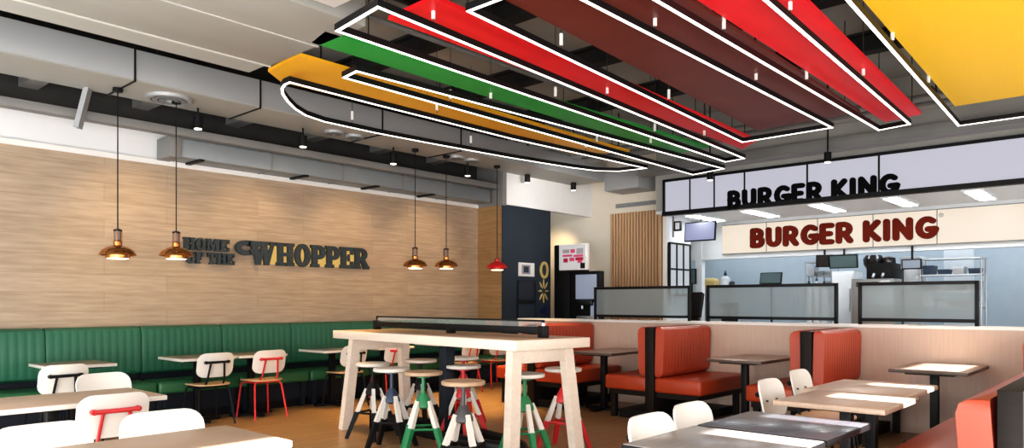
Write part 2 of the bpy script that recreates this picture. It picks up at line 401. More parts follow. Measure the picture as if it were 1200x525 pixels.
# linear pendant lights
LH = 3.45
def loop_light(pts, label, wires, closed=True, w=.032):
    t = thing('linear_pendant_light', label, 'light', (0, 0, 0), 0, 'black linear LED loops under the ceiling')
    MB().sweep(pts, w, LH + .006, LH + .058, closed).build('profile', M['black'], t, 20)
    part(MB().sweep(pts, w * .82, LH, LH + .010, closed).build('diffuser', M['led'], t, 20), 'glowing white underside strip')
    for X, y in wires:
        MB().cyl((X, y, LH + .05), (X, y, 4.6), .004, 6).build('hanger_wire', M['greymetal'], t)
        part(MB().cyl((X, y, LH + .09), (X, y, LH + .19), .016, 8).build('wire_grip', M['whitetrim'], t), 'white cylindrical cable grip')
def Z(px, py): p = onZ(px, py, LH); return (p.x, p.y)
def arc(cx, cy, rx, ry, a0, a1, n=10): return [(cx + rx * math.cos(a0 + (a1 - a0) * i / n), cy + ry * math.sin(a0 + (a1 - a0) * i / n)) for i in range(n + 1)]
def lerp(a, b, s): return (a[0] + (b[0] - a[0]) * s, a[1] + (b[1] - a[1]) * s)
def wires_on(a, b, ss): return [lerp(a, b, s) for s in ss]
# 1: rounded loop
loop = [Z(757, 197.5), Z(600, 163), Z(440, 123), Z(340, 97), Z(334, 99.5), Z(330.5, 104), Z(331.5, 111), Z(337, 119), Z(346, 128), Z(358, 135.5), Z(380, 143),
        Z(440, 156), Z(500, 167.5), Z(600, 185.5), Z(640, 192), Z(672, 197), Z(700, 200.5), Z(725, 201)]
loop_light(loop, 'long light loop with rounded ends nearest the wood wall', wires_on(Z(340, 97), Z(757, 197.5), (.3, .75)) + wires_on(Z(380, 143), Z(640, 192), (.1, .6)))
# 2: slim rectangle in gold panel
c = [Z(403, 91.5), Z(418, 84), Z(848, 198), Z(812, 205)]
loop_light(c, 'slim rectangular light loop between the golden and green panels', wires_on(c[1], c[2], (.25, .7)) + wires_on(c[0], c[3], (.2, .6)))
# 3: green to red
c = [Z(395, 37), Z(443, 9), Z(872, 186), Z(850, 190)]
loop_light(c, 'light loop running between the green panel and the left red panel', wires_on(c[1], c[2], (.08, .45, .8)) + wires_on(c[0], c[3], (.4, .7)))
# 4: red to maroon
A4, B4 = Z(520, 0), Z(682, 0)
e1, e2 = Z(870, 167), Z(975, 150)
def back(p, e, X): s = (X - e[0]) / (p[0] - e[0]); return lerp(e, p, s)
c = [back(A4, e1, 3.7), back(B4, e2, 3.7), e2, e1]
loop_light(c, 'light loop running from the left red panel to the maroon panel', wires_on(c[0], c[3], (.22, .6)) + wires_on(c[1], c[2], (.25, .6)))
A5, B5 = Z(767, 0), Z(896, 0)
e1, e2 = Z(1030, 153), Z(1066, 146)
c = [back(A5, e1, 3.7), back(B5, e2, 3.7), e2, e1]
loop_light(c, 'light loop running from the maroon panel to the right red panel', wires_on(c[0], c[3], (.3, .6)) + wires_on(c[1], c[2], (.3, .65)))
A6, e6 = Z(993, 0), Z(1107, 129)
p0, p1 = back(A6, e6, 3.9), lerp(A6, e6, 1.25)
loop_light([p0, (p0[0], p0[1] - 1.15), (p1[0], p1[1] - 1.0), p1], 'light loop around the yellow panel at upper right', wires_on(p0, p1, (.25, .45, .7)))

# spotlights
def spot(px, py, h, label, drop=.14):
    p = onZ(px, py, h)
    t = thing('ceiling_spotlight', label, 'spotlight', (p.x, p.y, h), 0, 'small black ceiling spotlights')
    MB().cyl((0, 0, 0), (0, 0, drop), .052, 14).build('housing', M['black'], t)
    part(MB().cyl((0, 0, -.006), (0, 0, .002), .042, 14).build('lens', M['spotlens'], t), 'glowing lens')
    MB().cyl((0, 0, drop), (0, 0, 4.6 - h), .012, 8).build('stem', M['black'], t)
    return p
sps = [spot(232, 151, 3.36, 'small black ceiling spotlight above the gap between the two leftmost pendants'),
       spot(355, 172, 3.36, 'small black ceiling spotlight in the dark gap left of the vent pair'),
       spot(461, 192, 3.36, 'small black ceiling spotlight in the dark gap above the third pendant cord'),
       spot(548, 206, 3.36, 'small black ceiling spotlight nearest the end of the wood wall'),
       spot(618, 214, 3.45, 'black cylinder spotlight before the white upper wall, left of two'),
       spot(672, 223, 3.45, 'black cylinder spotlight before the white upper wall, right of two'),
       spot(832, 211, 3.38, 'black spotlight before the left part of the white header'),
       spot(970, 190, 3.38, 'black spotlight before the white header above the black lettering')]

# ------------------------------------------------------------------ lettering
def seg_poly(a, b, t):
    a, b = Vector(a), Vector(b); d = (b - a).normalized(); n = Vector((-d.y, d.x)) * t / 2
    return [a - n, b - n, b + n, a + n]
def disc(c, r, n=12): return [Vector((c[0] + r * math.cos(2 * PI * i / n), c[1] + r * math.sin(2 * PI * i / n))) for i in range(n)]
def A2(cx, cy, rx, ry, d0, d1, n=12): return [(cx + rx * math.cos(math.radians(d0 + (d1 - d0) * i / n)), cy + ry * math.sin(math.radians(d0 + (d1 - d0) * i / n))) for i in range(n + 1)]
T = .245; h_ = T / 2
ROUND = {
 'B': (.66, [[(h_, h_), (h_, 1 - h_)], [(h_, 1 - h_), (.34, 1 - h_)] + A2(.34, .70, .145, .165, 90, -90), [(h_, h_), (.38, h_)] + A2(.38, .32, .15, .185, -90, 90) + [(h_, .505)]]),
 'U': (.70, [[(h_, 1 - h_), (h_, .38)] + A2(.35, .36, .215, .225, 180, 360) + [(.565, 1 - h_)]]),
 'R': (.70, [[(h_, h_), (h_, 1 - h_), (.36, 1 - h_)] + A2(.36, .665, .17, .20, 90, -90) + [(h_, .465)], [(.34, .45), (.56, h_)]]),
 'G': (.74, [A2(.42, .5, .285, .365, 50, 350) + [(.62, .43), (.46, .43)]]),
 'E': (.60, [[(.48, 1 - h_), (h_, 1 - h_), (h_, h_), (.48, h_)], [(h_, .5), (.42, .5)]]),
 'K': (.70, [[(h_, h_), (h_, 1 - h_)], [(.54, 1 - h_), (.22, .5), (.56, h_)]]),
 'I': (.28, [[(h_, h_), (h_, 1 - h_)]]),
 'N': (.74, [[(h_, h_), (h_, 1 - h_), (.605, h_), (.605, 1 - h_)]]),
}
def round_letter(ch):
    w, strokes = ROUND[ch]; polys = []
    for st in strokes:
        for a, b in zip(st, st[1:]):
            if (Vector(a) - Vector(b)).length > 1e-4: polys.append(seg_poly(a, b, T))
        for i, p in enumerate(st):
            polys.append(disc(p, h_ * .985))
    return w, polys
def R_(x0, y0, x1, y1): return [(x0, y0), (x1, y0), (x1, y1), (x0, y1)]
def ring_polys(cx, cy, rx, ry, ix, iy, a0=0, a1=360, n=20):
    o = A2(cx, cy, rx, ry, a0, a1, n); i = A2(cx, cy, ix, iy, a0, a1, n)
    return [[i[k], o[k], o[k + 1], i[k + 1]] for k in range(n)]
SLAB = {
 'H': (.92, [R_(.07, 0, .35, 1), R_(.57, 0, .85, 1), R_(.3, .42, .6, .58), R_(0, 0, .42, .15), R_(.50, 0, .92, .15), R_(0, .85, .42, 1), R_(.50, .85, .92, 1)]),
 'O': (.84, ring_polys(.42, .5, .42, .52, .13, .33)),
 'P': (.80, [R_(.07, 0, .36, 1), R_(0, 0, .46, .15), R_(0, .85, .45, 1)] + ring_polys(.44, .68, .36, .32, .08, .13, 90, -90, 10) + [R_(.3, .81, .44, 1), R_(.3, .36, .44, .55)]),
 'E': (.80, [R_(.07, 0, .36, 1), R_(0, 0, .76, .17), R_(0, .83, .76, 1), R_(.3, .43, .56, .58), R_(.48, .34, .56, .67), R_(.62, 0, .78, .34), R_(.62, .66, .78, 1)]),
 'R': (.90, [R_(.07, 0, .36, 1), R_(0, 0, .42, .15), R_(0, .85, .45, 1)] + ring_polys(.44, .70, .36, .30, .08, .12, 90, -90, 10) + [R_(.3, .82, .44, 1), R_(.3, .40, .44, .58), [(.40, .45), (.62, .5), (.88, .12), (.58, .0)], R_(.60, 0, .92, .15)]),
 'W': (1.25, [[(.06, 1), (.36, 1), (.52, 0), (.28, 0)], [(.28, 0), (.50, 0), (.68, .86), (.56, .86)], [(.50, 1), (.80, 1), (.92, 0), (.68, 0)], [(.68, 0), (.90, 0), (1.16, .9), (1.02, .9)],
               R_(0, .85, .44, 1), R_(.48, .85, .86, 1), R_(.94, .85, 1.25, 1)]),
 'F': (.76, [R_(.07, 0, .36, 1), R_(0, 0, .46, .15), R_(0, .83, .74, 1), R_(.3, .43, .54, .58), R_(.46, .34, .54, .67), R_(.60, .62, .76, 1)]),
 'T': (.82, [R_(.27, 0, .55, 1), R_(.16, 0, .66, .15), R_(0, .83, .82, 1), R_(0, .62, .13, 1), R_(.69, .62, .82, 1)]),
 'M': (1.1, [R_(.07, 0, .26, 1), R_(.76, 0, 1.04, 1), [(.1, 1), (.40, 1), (.62, .15), (.46, .15)], [(.46, .15), (.62, .15), (.82, 1), (.70, 1)], R_(0, 0, .36, .15), R_(.68, 0, 1.1, .15), R_(0, .85, .36, 1), R_(.74, .85, 1.1, 1)]),
}
def put_letters(text, table, start, step_len, height, fn, depth, m, parent, gap=.08, space=.35, tilt=None):
    """lays text so its total advance equals step_len; fn(u, v, d) maps along / up / outward"""
    gl = []
    tot = 0
    for ch in text:
        if ch == ' ': tot += space; gl.append(None); continue
        w, p = round_letter(ch) if table is ROUND else table[ch]
        gl.append((w, p)); tot += w + gap
    tot -= gap
    sx = step_len / tot; u = start
    for ch, g in zip(text, gl):
        if g is None: u += space * sx; continue
        w = MB()
        for k, p in enumerate(g[1]):
            w.prism([(u + q[0] * sx, q[1] * height) for q in p], fn, 0, depth + .00022 * k)
        w.build('letter', m, parent, 40)
        u += (g[0] + gap) * sx

# wall lettering on the wood wall
t = thing('wall_lettering_sign', 'dark slate slab-serif wall lettering with a yellow glow on the wood wall', 'sign')
xL, xR = onY(277, 300, 9.05).x, onY(431, 300, 9.05).x
fw = lambda z0: (lambda u, v, d: (u, 9.06 - d, z0 + v))
put_letters('WHOPPER', SLAB, xL + .18, xR - xL - .18, .315, fw(1.858), .045, M['letterdark'], t, gap=.015)
w = MB()   # swash of the W
for k, p in enumerate(ring_polys(xL + .13, 2.075, .155, .10, .075, .035, -60, 290, 18)): w.prism(p, lambda u, v, d: (u, 9.06 - d, v), 0, .044 + .0006 * (k % 3))
w.prism(R_(xL + .15, 2.10, xL + .34, 2.173), lambda u, v, d: (u, 9.06 - d, v), 0, .044)
w.build('swash', M['letterdark'], t)
xH0, xH1 = onY(214, 300, 9.05).x, onY(268, 300, 9.05).x
put_letters('HOME', SLAB, xH0, xH1 - xH0, .155, fw(2.008), .045, M['letterdark'], t, gap=.03)
xT1 = onY(274, 300, 9.05).x
put_letters('OF THE', SLAB, xH0 + .03, xT1 - xH0 - .03, .145, fw(1.842), .045, M['letterdark'], t, gap=.03)
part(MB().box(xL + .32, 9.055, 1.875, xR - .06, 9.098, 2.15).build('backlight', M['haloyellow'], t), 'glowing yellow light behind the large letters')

# ------------------------------------------------------------------ lit header with black letters
HX = 11.50
t = thing('header_sign', 'long white lit header with black letters above the kitchen opening', 'sign')
yl = onX(779, 230, HX).y
seams = [yl] + [onX(p, 230, HX).y for p in (808.5, 837, 872.5, 946, 1030)] + [1.35, -.1, -1.25]
for y0, y1 in zip(seams, seams[1:]):
    part(MB().box(HX, y1 + .012, 2.97, HX + .05, y0 - .012, 3.50).build('light_panel', M['signwhite'], t), 'white lit panel')
w = MB(); w.box(HX - .02, -1.3, 3.50, HX + .06, yl + .03, 3.545); w.box(HX - .05, -1.3, 2.90, HX + .06, yl + .03, 2.97); w.box(HX - .02, yl, 2.9, HX + .06, yl + .035, 3.545)
for y in seams[1:-1]: w.box(HX - .004, y - .014, 2.97, HX + .05, y + .014, 3.5)
w.build('frame', M['black'], t)
yb0, yb1 = onX(852, 230, HX - .05).y, onX(1052, 215, HX - .05).y
put_letters('BURGER KING', ROUND, 0, yb0 - yb1, .315, lambda u, v, d: (HX - .012 - d, yb0 - u, 2.905 + v), .03, M['blackletter'], t, gap=.06, space=.30)

# red-brown sign inside the kitchen
KX = 13.50
struct('beam_kitchen', MB().box(KX + .06, -1.3, 2.22, KX + .25, 8.9, 2.95), M['kwhite'])
t = thing('header_sign', 'cream lit sign with brown-red letters inside the kitchen', 'sign')
y0 = onX(846, 280, KX).y
cs = [y0] + [onX(p, 270, KX).y for p in (898, 958, 1023, 1098)] + [1.4, -.2, -1.25]
for a, b in zip(cs, cs[1:]):
    part(MB().box(KX, b + .009, 2.32, KX + .06, a - .009, 2.87).build('light_panel', M['signcream'], t), 'cream lit panel')
w = MB(); w.box(KX + .01, -1.26, 2.30, KX + .07, y0, 2.32); w.box(KX + .01, -1.26, 2.87, KX + .07, y0, 2.885)
for y in cs[1:-1]: w.box(KX + .005, y - .009, 2.32, KX + .055, y + .009, 2.87)
w.build('frame', M['greybeam'], t)
yk0, yk1 = onX(880, 280, KX).y, onX(1098, 270, KX).y
put_letters('BURGER KING', ROUND, 0, yk0 - yk1, .385, lambda u, v, d: (KX - .002 - d, yk0 - u, 2.395 + v), .05, M['brownletter'], t, gap=.06, space=.30)
p = onX(1103, 252, KX)
w = MB()
for q in ring_polys(p.y, p.z, .035, .035, .024, .024): w.prism(q, lambda u, v, d: (KX - .002 - d, u, v), 0, .012)
for q in (R_(-.009, -.014, -.004, .014), R_(-.004, .008, .008, .014), R_(-.004, -.002, .008, .003), R_(.004, .0, .009, .014), [(-.002, 0), (.003, 0), (.010, -.014), (.005, -.014)]):
    w.prism([(p.y - a, p.z + b) for a, b in q], lambda u, v, d: (KX - .002 - d, u, v), 0, .012)
w.build('registered_mark', M['greyprint'], t)

# kitchen lights
for i, (y, lab) in enumerate([(1.0, 'first'), (2.05, 'second'), (3.1, 'third'), (4.2, 'fourth'), (5.35, 'fifth'), (6.4, 'sixth')]):
    t = thing('kitchen_ceiling_light', 'white fluorescent ceiling light in the kitchen, %s from the right' % lab, 'light', (12.5, y, 2.95), 0, 'fluorescent lights on the kitchen ceiling')
    MB().box(-.62, -.13, -.03, .62, .13, 0).build('casing', M['kwhite'], t)
    part(MB().box(-.58, -.10, -.038, .58, .10, -.028).build('diffuser', M['tubewhite'], t), 'glowing white cover')

# ------------------------------------------------------------------ kitchen contents
def rectX(px0, py0, px1, py1, X):
    a, b = onX(px0, py0, X), onX(px1, py1, X)
    c0, c1 = onX(px0, py1, X), onX(px1, py0, X)
    return min(a.y, b.y), max(a.y, b.y), (b.z + c0.z) / 2, (a.z + c1.z) / 2
# counters
t = thing('kitchen_counter', 'long stainless counter behind the frosted glass screens', 'counter')
MB().box(12.6, -1.2, .9, 13.3, 5.75, .95, .005).build('worktop', M['steel'], t)
MB().box(12.65, -1.2, 0, 13.28, 5.75, .9).build('cabinet_body', M['steel'], t)
# left tall steel unit with things on it
y0, y1, z0, z1 = rectX(824, 338, 866, 400, 13.9)
t = thing('steel_cabinet', 'steel cabinet left in the kitchen carrying a yellow bag and a bottle', 'cabinet', (14.2, (y0 + y1) / 2, 0))
hz = onX(840, 337.5, 13.9).z
MB().box(-.3, -(y1 - y0) / 2, 0, .3, (y1 - y0) / 2, hz, .01).build('cabinet_body', M['steel'], t)
part(MB().box(-.305, -(y1 - y0) / 2 + .02, .1, -.298, -.02, hz - .3).build('door', M['dkglass'], t), 'dark door')
a = onX(832, 337, 14.1)
w = MB(); w.loft([[(14.1 + dx * .11, a.y + dy * .15, hz + z) for dx, dy in ((-s, -s), (s, -s), (s, s), (-s, s))] for z, s in ((0, 1), (.16, 1.06), (.20, .8), (.215, .45))])
tag(w.build('paper_bag', M['bag']), 'small yellow-brown paper bag on the steel cabinet', 'bag')
a = onX(850, 337, 14.1)
t = thing('squeeze_bottle', 'white bottle with dark cap on the steel cabinet', 'bottle', (14.1, a.y, hz))
MB().lathe([(.09, 0), (.095, .02), (.095, .19), (.05, .24), (.03, .25)]).build('bottle_body', M['kwhite'], t)
part(MB().lathe([(.032, .245), (.03, .30), (.012, .33), (.01, .36)]).build('cap', M['bluemetal'], t), 'dark blue cap')
a = onX(858, 337, 14.1)
tag(MB().lathe([(.05, 0), (.055, .01), (.055, .12), (.03, .14)], (14.1, a.y, hz)).build('storage_jar', M['greymetal']), 'small dark jar beside the white bottle', 'jar')
# white posts in the kitchen
a = onX(820.5, 340, 13.62)
struct('column_kitchen', MB().box(13.55, a.y - .07, 0, 13.69, a.y + .07, 2.95), M['kwhite'])
# window grid
w = thing('window_2', 'x', 'x'); del w['label']; del w['category']; w['kind'] = 'structure'
wx0, wx1 = 11.97, 12.73
fr = MB(); zs = (1.5, 1.98, 2.46)
for z in zs: fr.box(wx0, 6.84, z - .016, wx1, 6.89, z + .016)
for q in range(4):
    X = wx0 + (wx1 - wx0) * q / 3; fr.box(X - .014, 6.84, zs[0], X + .014, 6.89, zs[2])
o = fr.build('window_frame', M['black'], w); o['kind'] = 'structure'
o = MB().box(wx0, 6.86, zs[0], wx1, 6.875, zs[2]).build('window_pane', emit('bright_window_pane', (.84, .9, .97), .55), w); o['kind'] = 'structure'
# violet menu screen on the side wall + small bracket device
def monitor(p, wid, hei, rz, rx, m, name, label, cat='screen', stand_to=None, up=None):
    t = thing(name, label, cat, p, rz)
    b = MB().box(-wid / 2, 0, -hei / 2, wid / 2, .04, hei / 2, .006).build('casing', M['black'], t)
    s = MB().box(-wid / 2 + .02, -.004, -hei / 2 + .02, wid / 2 - .02, .002, hei / 2 - .02).build('display', m, t)
    for o in (b, s): o.rotation_euler.x = rx
    if stand_to is not None: MB().cyl((0, .05, stand_to - p[2]), (0, .03, 0), .018, 8).build('stand', M['black'], t)
    if up is not None: MB().cyl((0, .05, 0), (0, .05, up - p[2]), .018, 8).build('hanging_pole', M['black'], t)
    return t
FACE = math.radians(-90)       # a monitor's front looks to -X
def rz_face(p, tw=0): return math.radians(-90) + tw
a = onX(820, 271, 12.3)
monitor(a, .62, .36, FACE, math.radians(-6), M['scrviolet'], 'menu_screen', 'violet lit menu screen hanging left of the cream sign', 'screen', up=2.95)
a = onX(794, 265, 12.0)
t = thing('wall_camera', 'small black and white device on the white wall left of the violet screen', 'device', a)
MB().box(-.02, -.07, -.09, .04, .07, .09, .01).build('casing', M['black'], t)
part(MB().box(-.03, -.05, -.06, -.018, .03, .06).build('face', M['kwhite'], t), 'white face')
MB().box(.03, -.015, -.015, .06, .10, .015).build('bracket', M['black'], t)
MB().box(-.02, .07, -.2, .0, .1, .2).build('mount_plate', M['greybeam'], t)
a = onX(810, 324, 12.9); monitor(a, .20, .30, FACE, 0, M['scrdim'], 'order_screen', 'small dark portrait screen right of the white window grid', stand_to=0)
a = onX(903, 326, 12.95); monitor(a, .40, .22, FACE, math.radians(-14), M['scrdim'], 'order_screen', 'tilted dark order screen against the pale kitchen wall', stand_to=.95)
a = onX(988, 306.5, 13.4); monitor(a, .48, .24, FACE, math.radians(8), M['scrdim'], 'order_screen', 'dark screen hanging under the cream sign at its middle', up=2.3)
a = onX(967, 306, 13.4); monitor(a, .30, .22, FACE + .5, math.radians(8), M['dkglass'], 'order_screen', 'black screen hanging turned beside the middle dark screen', up=2.3)
a = onX(1068, 309.5, 13.4); monitor(a, .30, .17, FACE, 0, M['scrblue'], 'order_screen', 'small blue screen under the right of the cream sign', up=2.3)
# black shake machine
y0, y1, z0, z1 = rectX(1006, 302, 1050, 327, 13.0)
t = thing('drink_machine', 'black machine with hoppers standing on the grey appliance in the kitchen', 'machine', (13.0, (y0 + y1) / 2, z0))
MB().box(-.15, y0 - (y0 + y1) / 2, 0, .3, .12, z1 - z0 - .10, .01).build('machine_body', M['black'], t)
MB().lathe([(.10, 0), (.15, .08), (.16, .18), (.12, .24), (.05, .25)], (0, .05, (z1 - z0) - .2), 16).build('hopper', M['dkglass'], t)
MB().lathe([(.08, 0), (.11, .06), (.10, .16), (.04, .18)], (0, -.18, (z1 - z0) - .17), 16).build('hopper', M['dkglass'], t)
MB().cyl((-.16, .0, .08), (-.22, .0, .03), .02, 8).build('spout', M['steel'], t)
MB().cyl((-.16, -.14, .08), (-.22, -.14, .03), .02, 8).build('spout', M['steel'], t)
zz = z0
y0, y1, z0, z1 = rectX(1003, 327, 1052, 345, 13.0)
t = thing('kitchen_appliance', 'pale grey appliance with a dark slot under the black machine', 'appliance', (13.0, (y0 + y1) / 2, 0))
hw = (y1 - y0) / 2
MB().box(-.25, -hw, .95, .25, hw, zz - .002, .012).build('appliance_body', M['steel'], t)
part(MB().box(-.256, -hw * .3, zz - .13, -.248, hw * .75, zz - .05).build('slot', M['dkglass'], t), 'dark slot')
part(MB().box(-.256, -hw * .85, zz - .14, -.248, -hw * .4, zz - .03).build('control_plate', M['kwhite'], t), 'white plate')
# white fridge between the frosted screens
y0, y1, z0, z1 = rectX(977, 318, 1003, 380, 13.5)
t = thing('tall_fridge', 'white tall fridge seen between the second and third frosted screens', 'fridge', (13.6, (y0 + y1) / 2, 0))
hw = (y1 - y0) / 2
MB().box(-.2, -hw, 0, .3, hw, z1, .01).build('fridge_body', M['kwhite'], t)
MB().box(-.215, -hw + .02, .1, -.2, hw - .02, z1 - .05, .005).build('door', M['kwhite'], t)
MB().cyl((-.24, -hw + .06, 1.2), (-.24, -hw + .06, 1.6), .012, 8).build('handle', M['steel'], t)
# shelf racks
def rack(px0, px1, X, zt, label, nsh, boxes):
    ya, yb = onX(px0, 320, X).y, onX(px1, 320, X).y; hw = (ya - yb) / 2
    t = thing('shelf_rack', label, 'rack', (X + .2, (ya + yb) / 2, 0))
    for sx in (-.2, .2):
        for sy in (-hw, hw): MB().cyl((sx, sy, 0), (sx, sy, zt), .015, 8).build('post', M['steel'], t)
    for i in range(nsh):
        z = zt - .02 - i * .27; MB().box(-.2, -hw, z - .012, .2, hw, z + .012).build('shelf', M['steel'], t)
    random.seed(int(px0))
    for i in range(1, nsh):
        z = zt - .02 - i * .27 + .012
        for j in range(boxes):
            y = (ya + yb) / 2 - hw + (j + .5) * 2 * hw / boxes; hh = random.uniform(.08, .19); ww = hw / boxes * .75
            m = random.choice([M['kwhite'], M['greymetal'], M['steel'], M['bluemetal']])
            word = {'kitchen_white': 'white', 'dark_grey_metal': 'dark grey', 'brushed_steel': 'steel', 'dark_blue_metal': 'dark blue'}[m.name]
            b = MB().loft([[(X + .2 + dx * s * .15, y + dy * s * ww, z + q) for dx, dy in ((-1, -1), (1, -1), (1, 1), (-1, 1))] for q, s in ((0, .88), (hh * .9, 1), (hh, 1.0), (hh, .93), (hh * .95, .9))]).build('storage_tub', m)
            tag(b, '%s storage tub, %s from right on %s shelf of the %s kitchen rack' % (word, ['first', 'second', 'third', 'fourth'][j], ['', 'second', 'third', 'fourth'][i], 'right' if px0 > 1000 else 'left'), 'tub', 'storage tubs on the kitchen racks')
rack(1078, 1150, 13.7, 2.1, 'steel rack of trays at the right end of the kitchen', 4, 4)
rack(944, 974, 14.2, 2.15, 'narrow steel rack with tubs left of the dark screens', 4, 3)
struct('column_kitchen_right', MB().box(14.9, 2.55, 0, 15.0, 3.0, 2.95), M['kwhite'])
# further kitchen fittings
y0, y1, z0, z1 = rectX(1054, 303, 1079, 345, 13.9)
t = thing('steel_cabinet', 'white upright cabinet in the kitchen behind the small blue screen', 'cabinet', (14.1, (y0 + y1) / 2, 0))
hw = (y1 - y0) / 2
MB().box(-.2, -hw, 0, .25, hw, 2.15, .01).build('cabinet_body', M['kwhite'], t)
MB().box(-.215, -hw + .02, .1, -.2, hw - .02, 2.1, .005).build('door', M['kwhite'], t)
MB().cyl((-.24, hw - .06, 1.4), (-.24, hw - .06, 1.8), .012, 8).build('handle', M['steel'], t)
y0, y1, z0, z1 = rectX(1036, 315, 1053, 332, 13.55)
t = thing('microwave_oven', 'black oven box in the kitchen right of the black machine', 'oven', (13.7, (y0 + y1) / 2, 0))
hw = (y1 - y0) / 2
MB().box(-.2, -hw, .95, .2, hw, z1, .01).build('oven_body', M['black'], t)
MB().box(-.212, -hw + .02, z0 - .02, -.198, hw - .08, z1 - .03, .004).build('door', M['dkglass'], t)
MB().box(-.205, -hw + .0, .0, .2, hw, .949).build('stand', M['steel'], t)
y0, y1, z0, z1 = rectX(940, 330, 975, 340, 13.3)
for k, (px, lab) in enumerate(((948, 'left of three'), (957, 'middle of three'), (966, 'right of three'))):
    a = onX(px, 335, 13.05)
    t = thing('syrup_bottle', 'pale pump bottle on the kitchen counter left of the white fridge, ' + lab, 'bottle', (13.05, a.y, .95), 0, 'pump bottles on the kitchen counter')
    hgt = a.z + .16 + .05 * (k % 2) - .95
    MB().lathe([(.05, 0), (.055, .02), (.055, hgt * .72), (.02, hgt * .82), (.02, hgt * .86)], n=14).build('bottle_body', M['kwhite'], t)
    part(MB().lathe([(.022, hgt * .86), (.022, hgt * .9), (.008, hgt * .91), (.008, hgt)], n=12).build('pump', M['bluemetal'], t), 'dark pump')
# dark kiosk between first and second screens
t = thing('order_kiosk', 'dark slim order kiosk seen between the first and second frosted screens', 'kiosk', (10.6, onX(815, 360, 10.6).y, 0))
MB().box(-.18, -.16, 0, .18, .16, .04, .01).build('foot', M['black'], t)
MB().box(-.04, -.06, .04, .04, .06, 1.2).build('post', M['black'], t)
s = MB().box(-.05, -.11, -.2, .05, .11, .2, .01).build('display_head', M['black'], t); s.location = (0, 0, 1.32); s.rotation_euler.y = .3

# ------------------------------------------------------------------ frosted screens on the partition
for px0, px1, lab in ((698, 808, 'black framed frosted glass screen beside the drinks machine, left of three'), (830, 980, 'black framed frosted glass screen between the other two, above the middle booth'),
                 (1008, 1145, 'black framed frosted glass screen at the right, above the right booth back')):
    ya, yb = onX(px0, 350, 8.55).y, onX(px1, 350, 8.55).y
    t = thing('glass_screen', lab, 'screen', (8.55, (ya + yb) / 2, 1.115), 0, 'frosted glass screens on the booth partition')
    hw = (ya - yb) / 2
    z0, z1 = .035, .425
    w = MB(); w.box(-.02, -hw, z1, .02, hw, z1 + .035, .004); w.box(-.02, -hw, z0, .02, hw, z0 + .035, .004)
    w.build('rail', M['black'], t)
    for s in (-1, 1): MB().box(-.02, s * hw - .018, 0, .02, s * hw + .018, z1 + .035, .004).build('post', M['black'], t)
    part(MB().box(-.006, -hw + .02, z0 + .03, .006, hw - .02, z1 + .005).build('frosted_pane', M['frost'], t), 'frosted glass pane')

# ------------------------------------------------------------------ drinks area by the dark blue wall
t = thing('drinks_machine', 'black self-service drinks machine with a pale blue screen by the cream wall', 'machine', (10.62, 7.80, 0))
MB().box(0, -.31, 0, .16, .32, 1.92, .01).build('machine_body', M['black'], t)
part(MB().box(-.012, -.26, 1.42, .002, .20, 1.86, .004).build('display', M['scrblue'], t), 'pale blue lit display')
MB().box(-.10, -.27, 1.05, .0, .12, 1.12, .01).build('drip_tray', M['steel'], t)
MB().box(-.08, -.20, 1.30, .0, .10, 1.40, .02).build('dispenser_head', M['dkglass'], t)
MB().cyl((-.05, .02, 1.24), (-.05, .02, 1.31), .02, 8).build('spout', M['steel'], t)
part(MB().box(-.01, -.29, 1.04, .002, -.13, 1.36).build('side_plate', M['scrblue'], t), 'grey-blue plate')
t = thing('tall_cabinet', 'tall black cabinet between the dark blue wall and the drinks machine', 'cabinet', (10.62, 8.31, 0))
MB().box(0, -.17, 0, .6, .19, 2.42, .008).build('cabinet_body', M['black'], t)
MB().box(-.012, -.165, .1, .002, .185, 2.4, .004).build('door', M['black'], t)
t = thing('light_box_poster', 'white lit poster with pink shapes mounted above the drinks machine', 'poster', (10.50, 8.0, 1.92))
pw0, pw1, pz0, pz1 = rectX(655, 286, 687, 316.5, 10.5)
pc = (pw0 + pw1) / 2; t.location.y = pc; hw = (pw1 - pw0) / 2
MB().box(-.0, -hw, pz0 - 1.92, .10, hw, pz1 - 1.92, .006).build('casing', M['whitetrim'], t)
MB().box(.09, hw * .2, pz0 - 1.92 + .1, .125, hw * .8, pz1 - 1.92 - .1).build('bracket', M['black'], t)
H = pz1 - pz0; zb = pz0 - 1.92
part(MB().box(-.006, -hw + .015, zb + .015, .001, hw - .015, zb + H - .015).build('poster_face', M['poster'], t), 'white lit poster face')
def patch(u0, v0, u1, v1, m, nm='print'):
    MB().box(-.010, hw - u1 * 2 * hw, zb + v0 * H, -.005, hw - u0 * 2 * hw, zb + v1 * H).build(nm, m, t)
for u0, v0, u1, v1, m in ((.15, .66, .4, .8, 'greyprint'), (.44, .66, .6, .8, 'pink'), (.66, .6, .9, .82, 'greyprint'), (.15, .52, .5, .6, 'pink'), (.55, .5, .9, .58, 'pink'), (.18, .30, .34, .46, 'crimson'),
                          (.40, .34, .58, .48, 'pink'), (.62, .36, .9, .48, 'crimson'), (.7, .26, .86, .36, 'pink'), (.8, .05, .96, .26, 'blackwood')): patch(u0, v0, u1, v1, M[m])

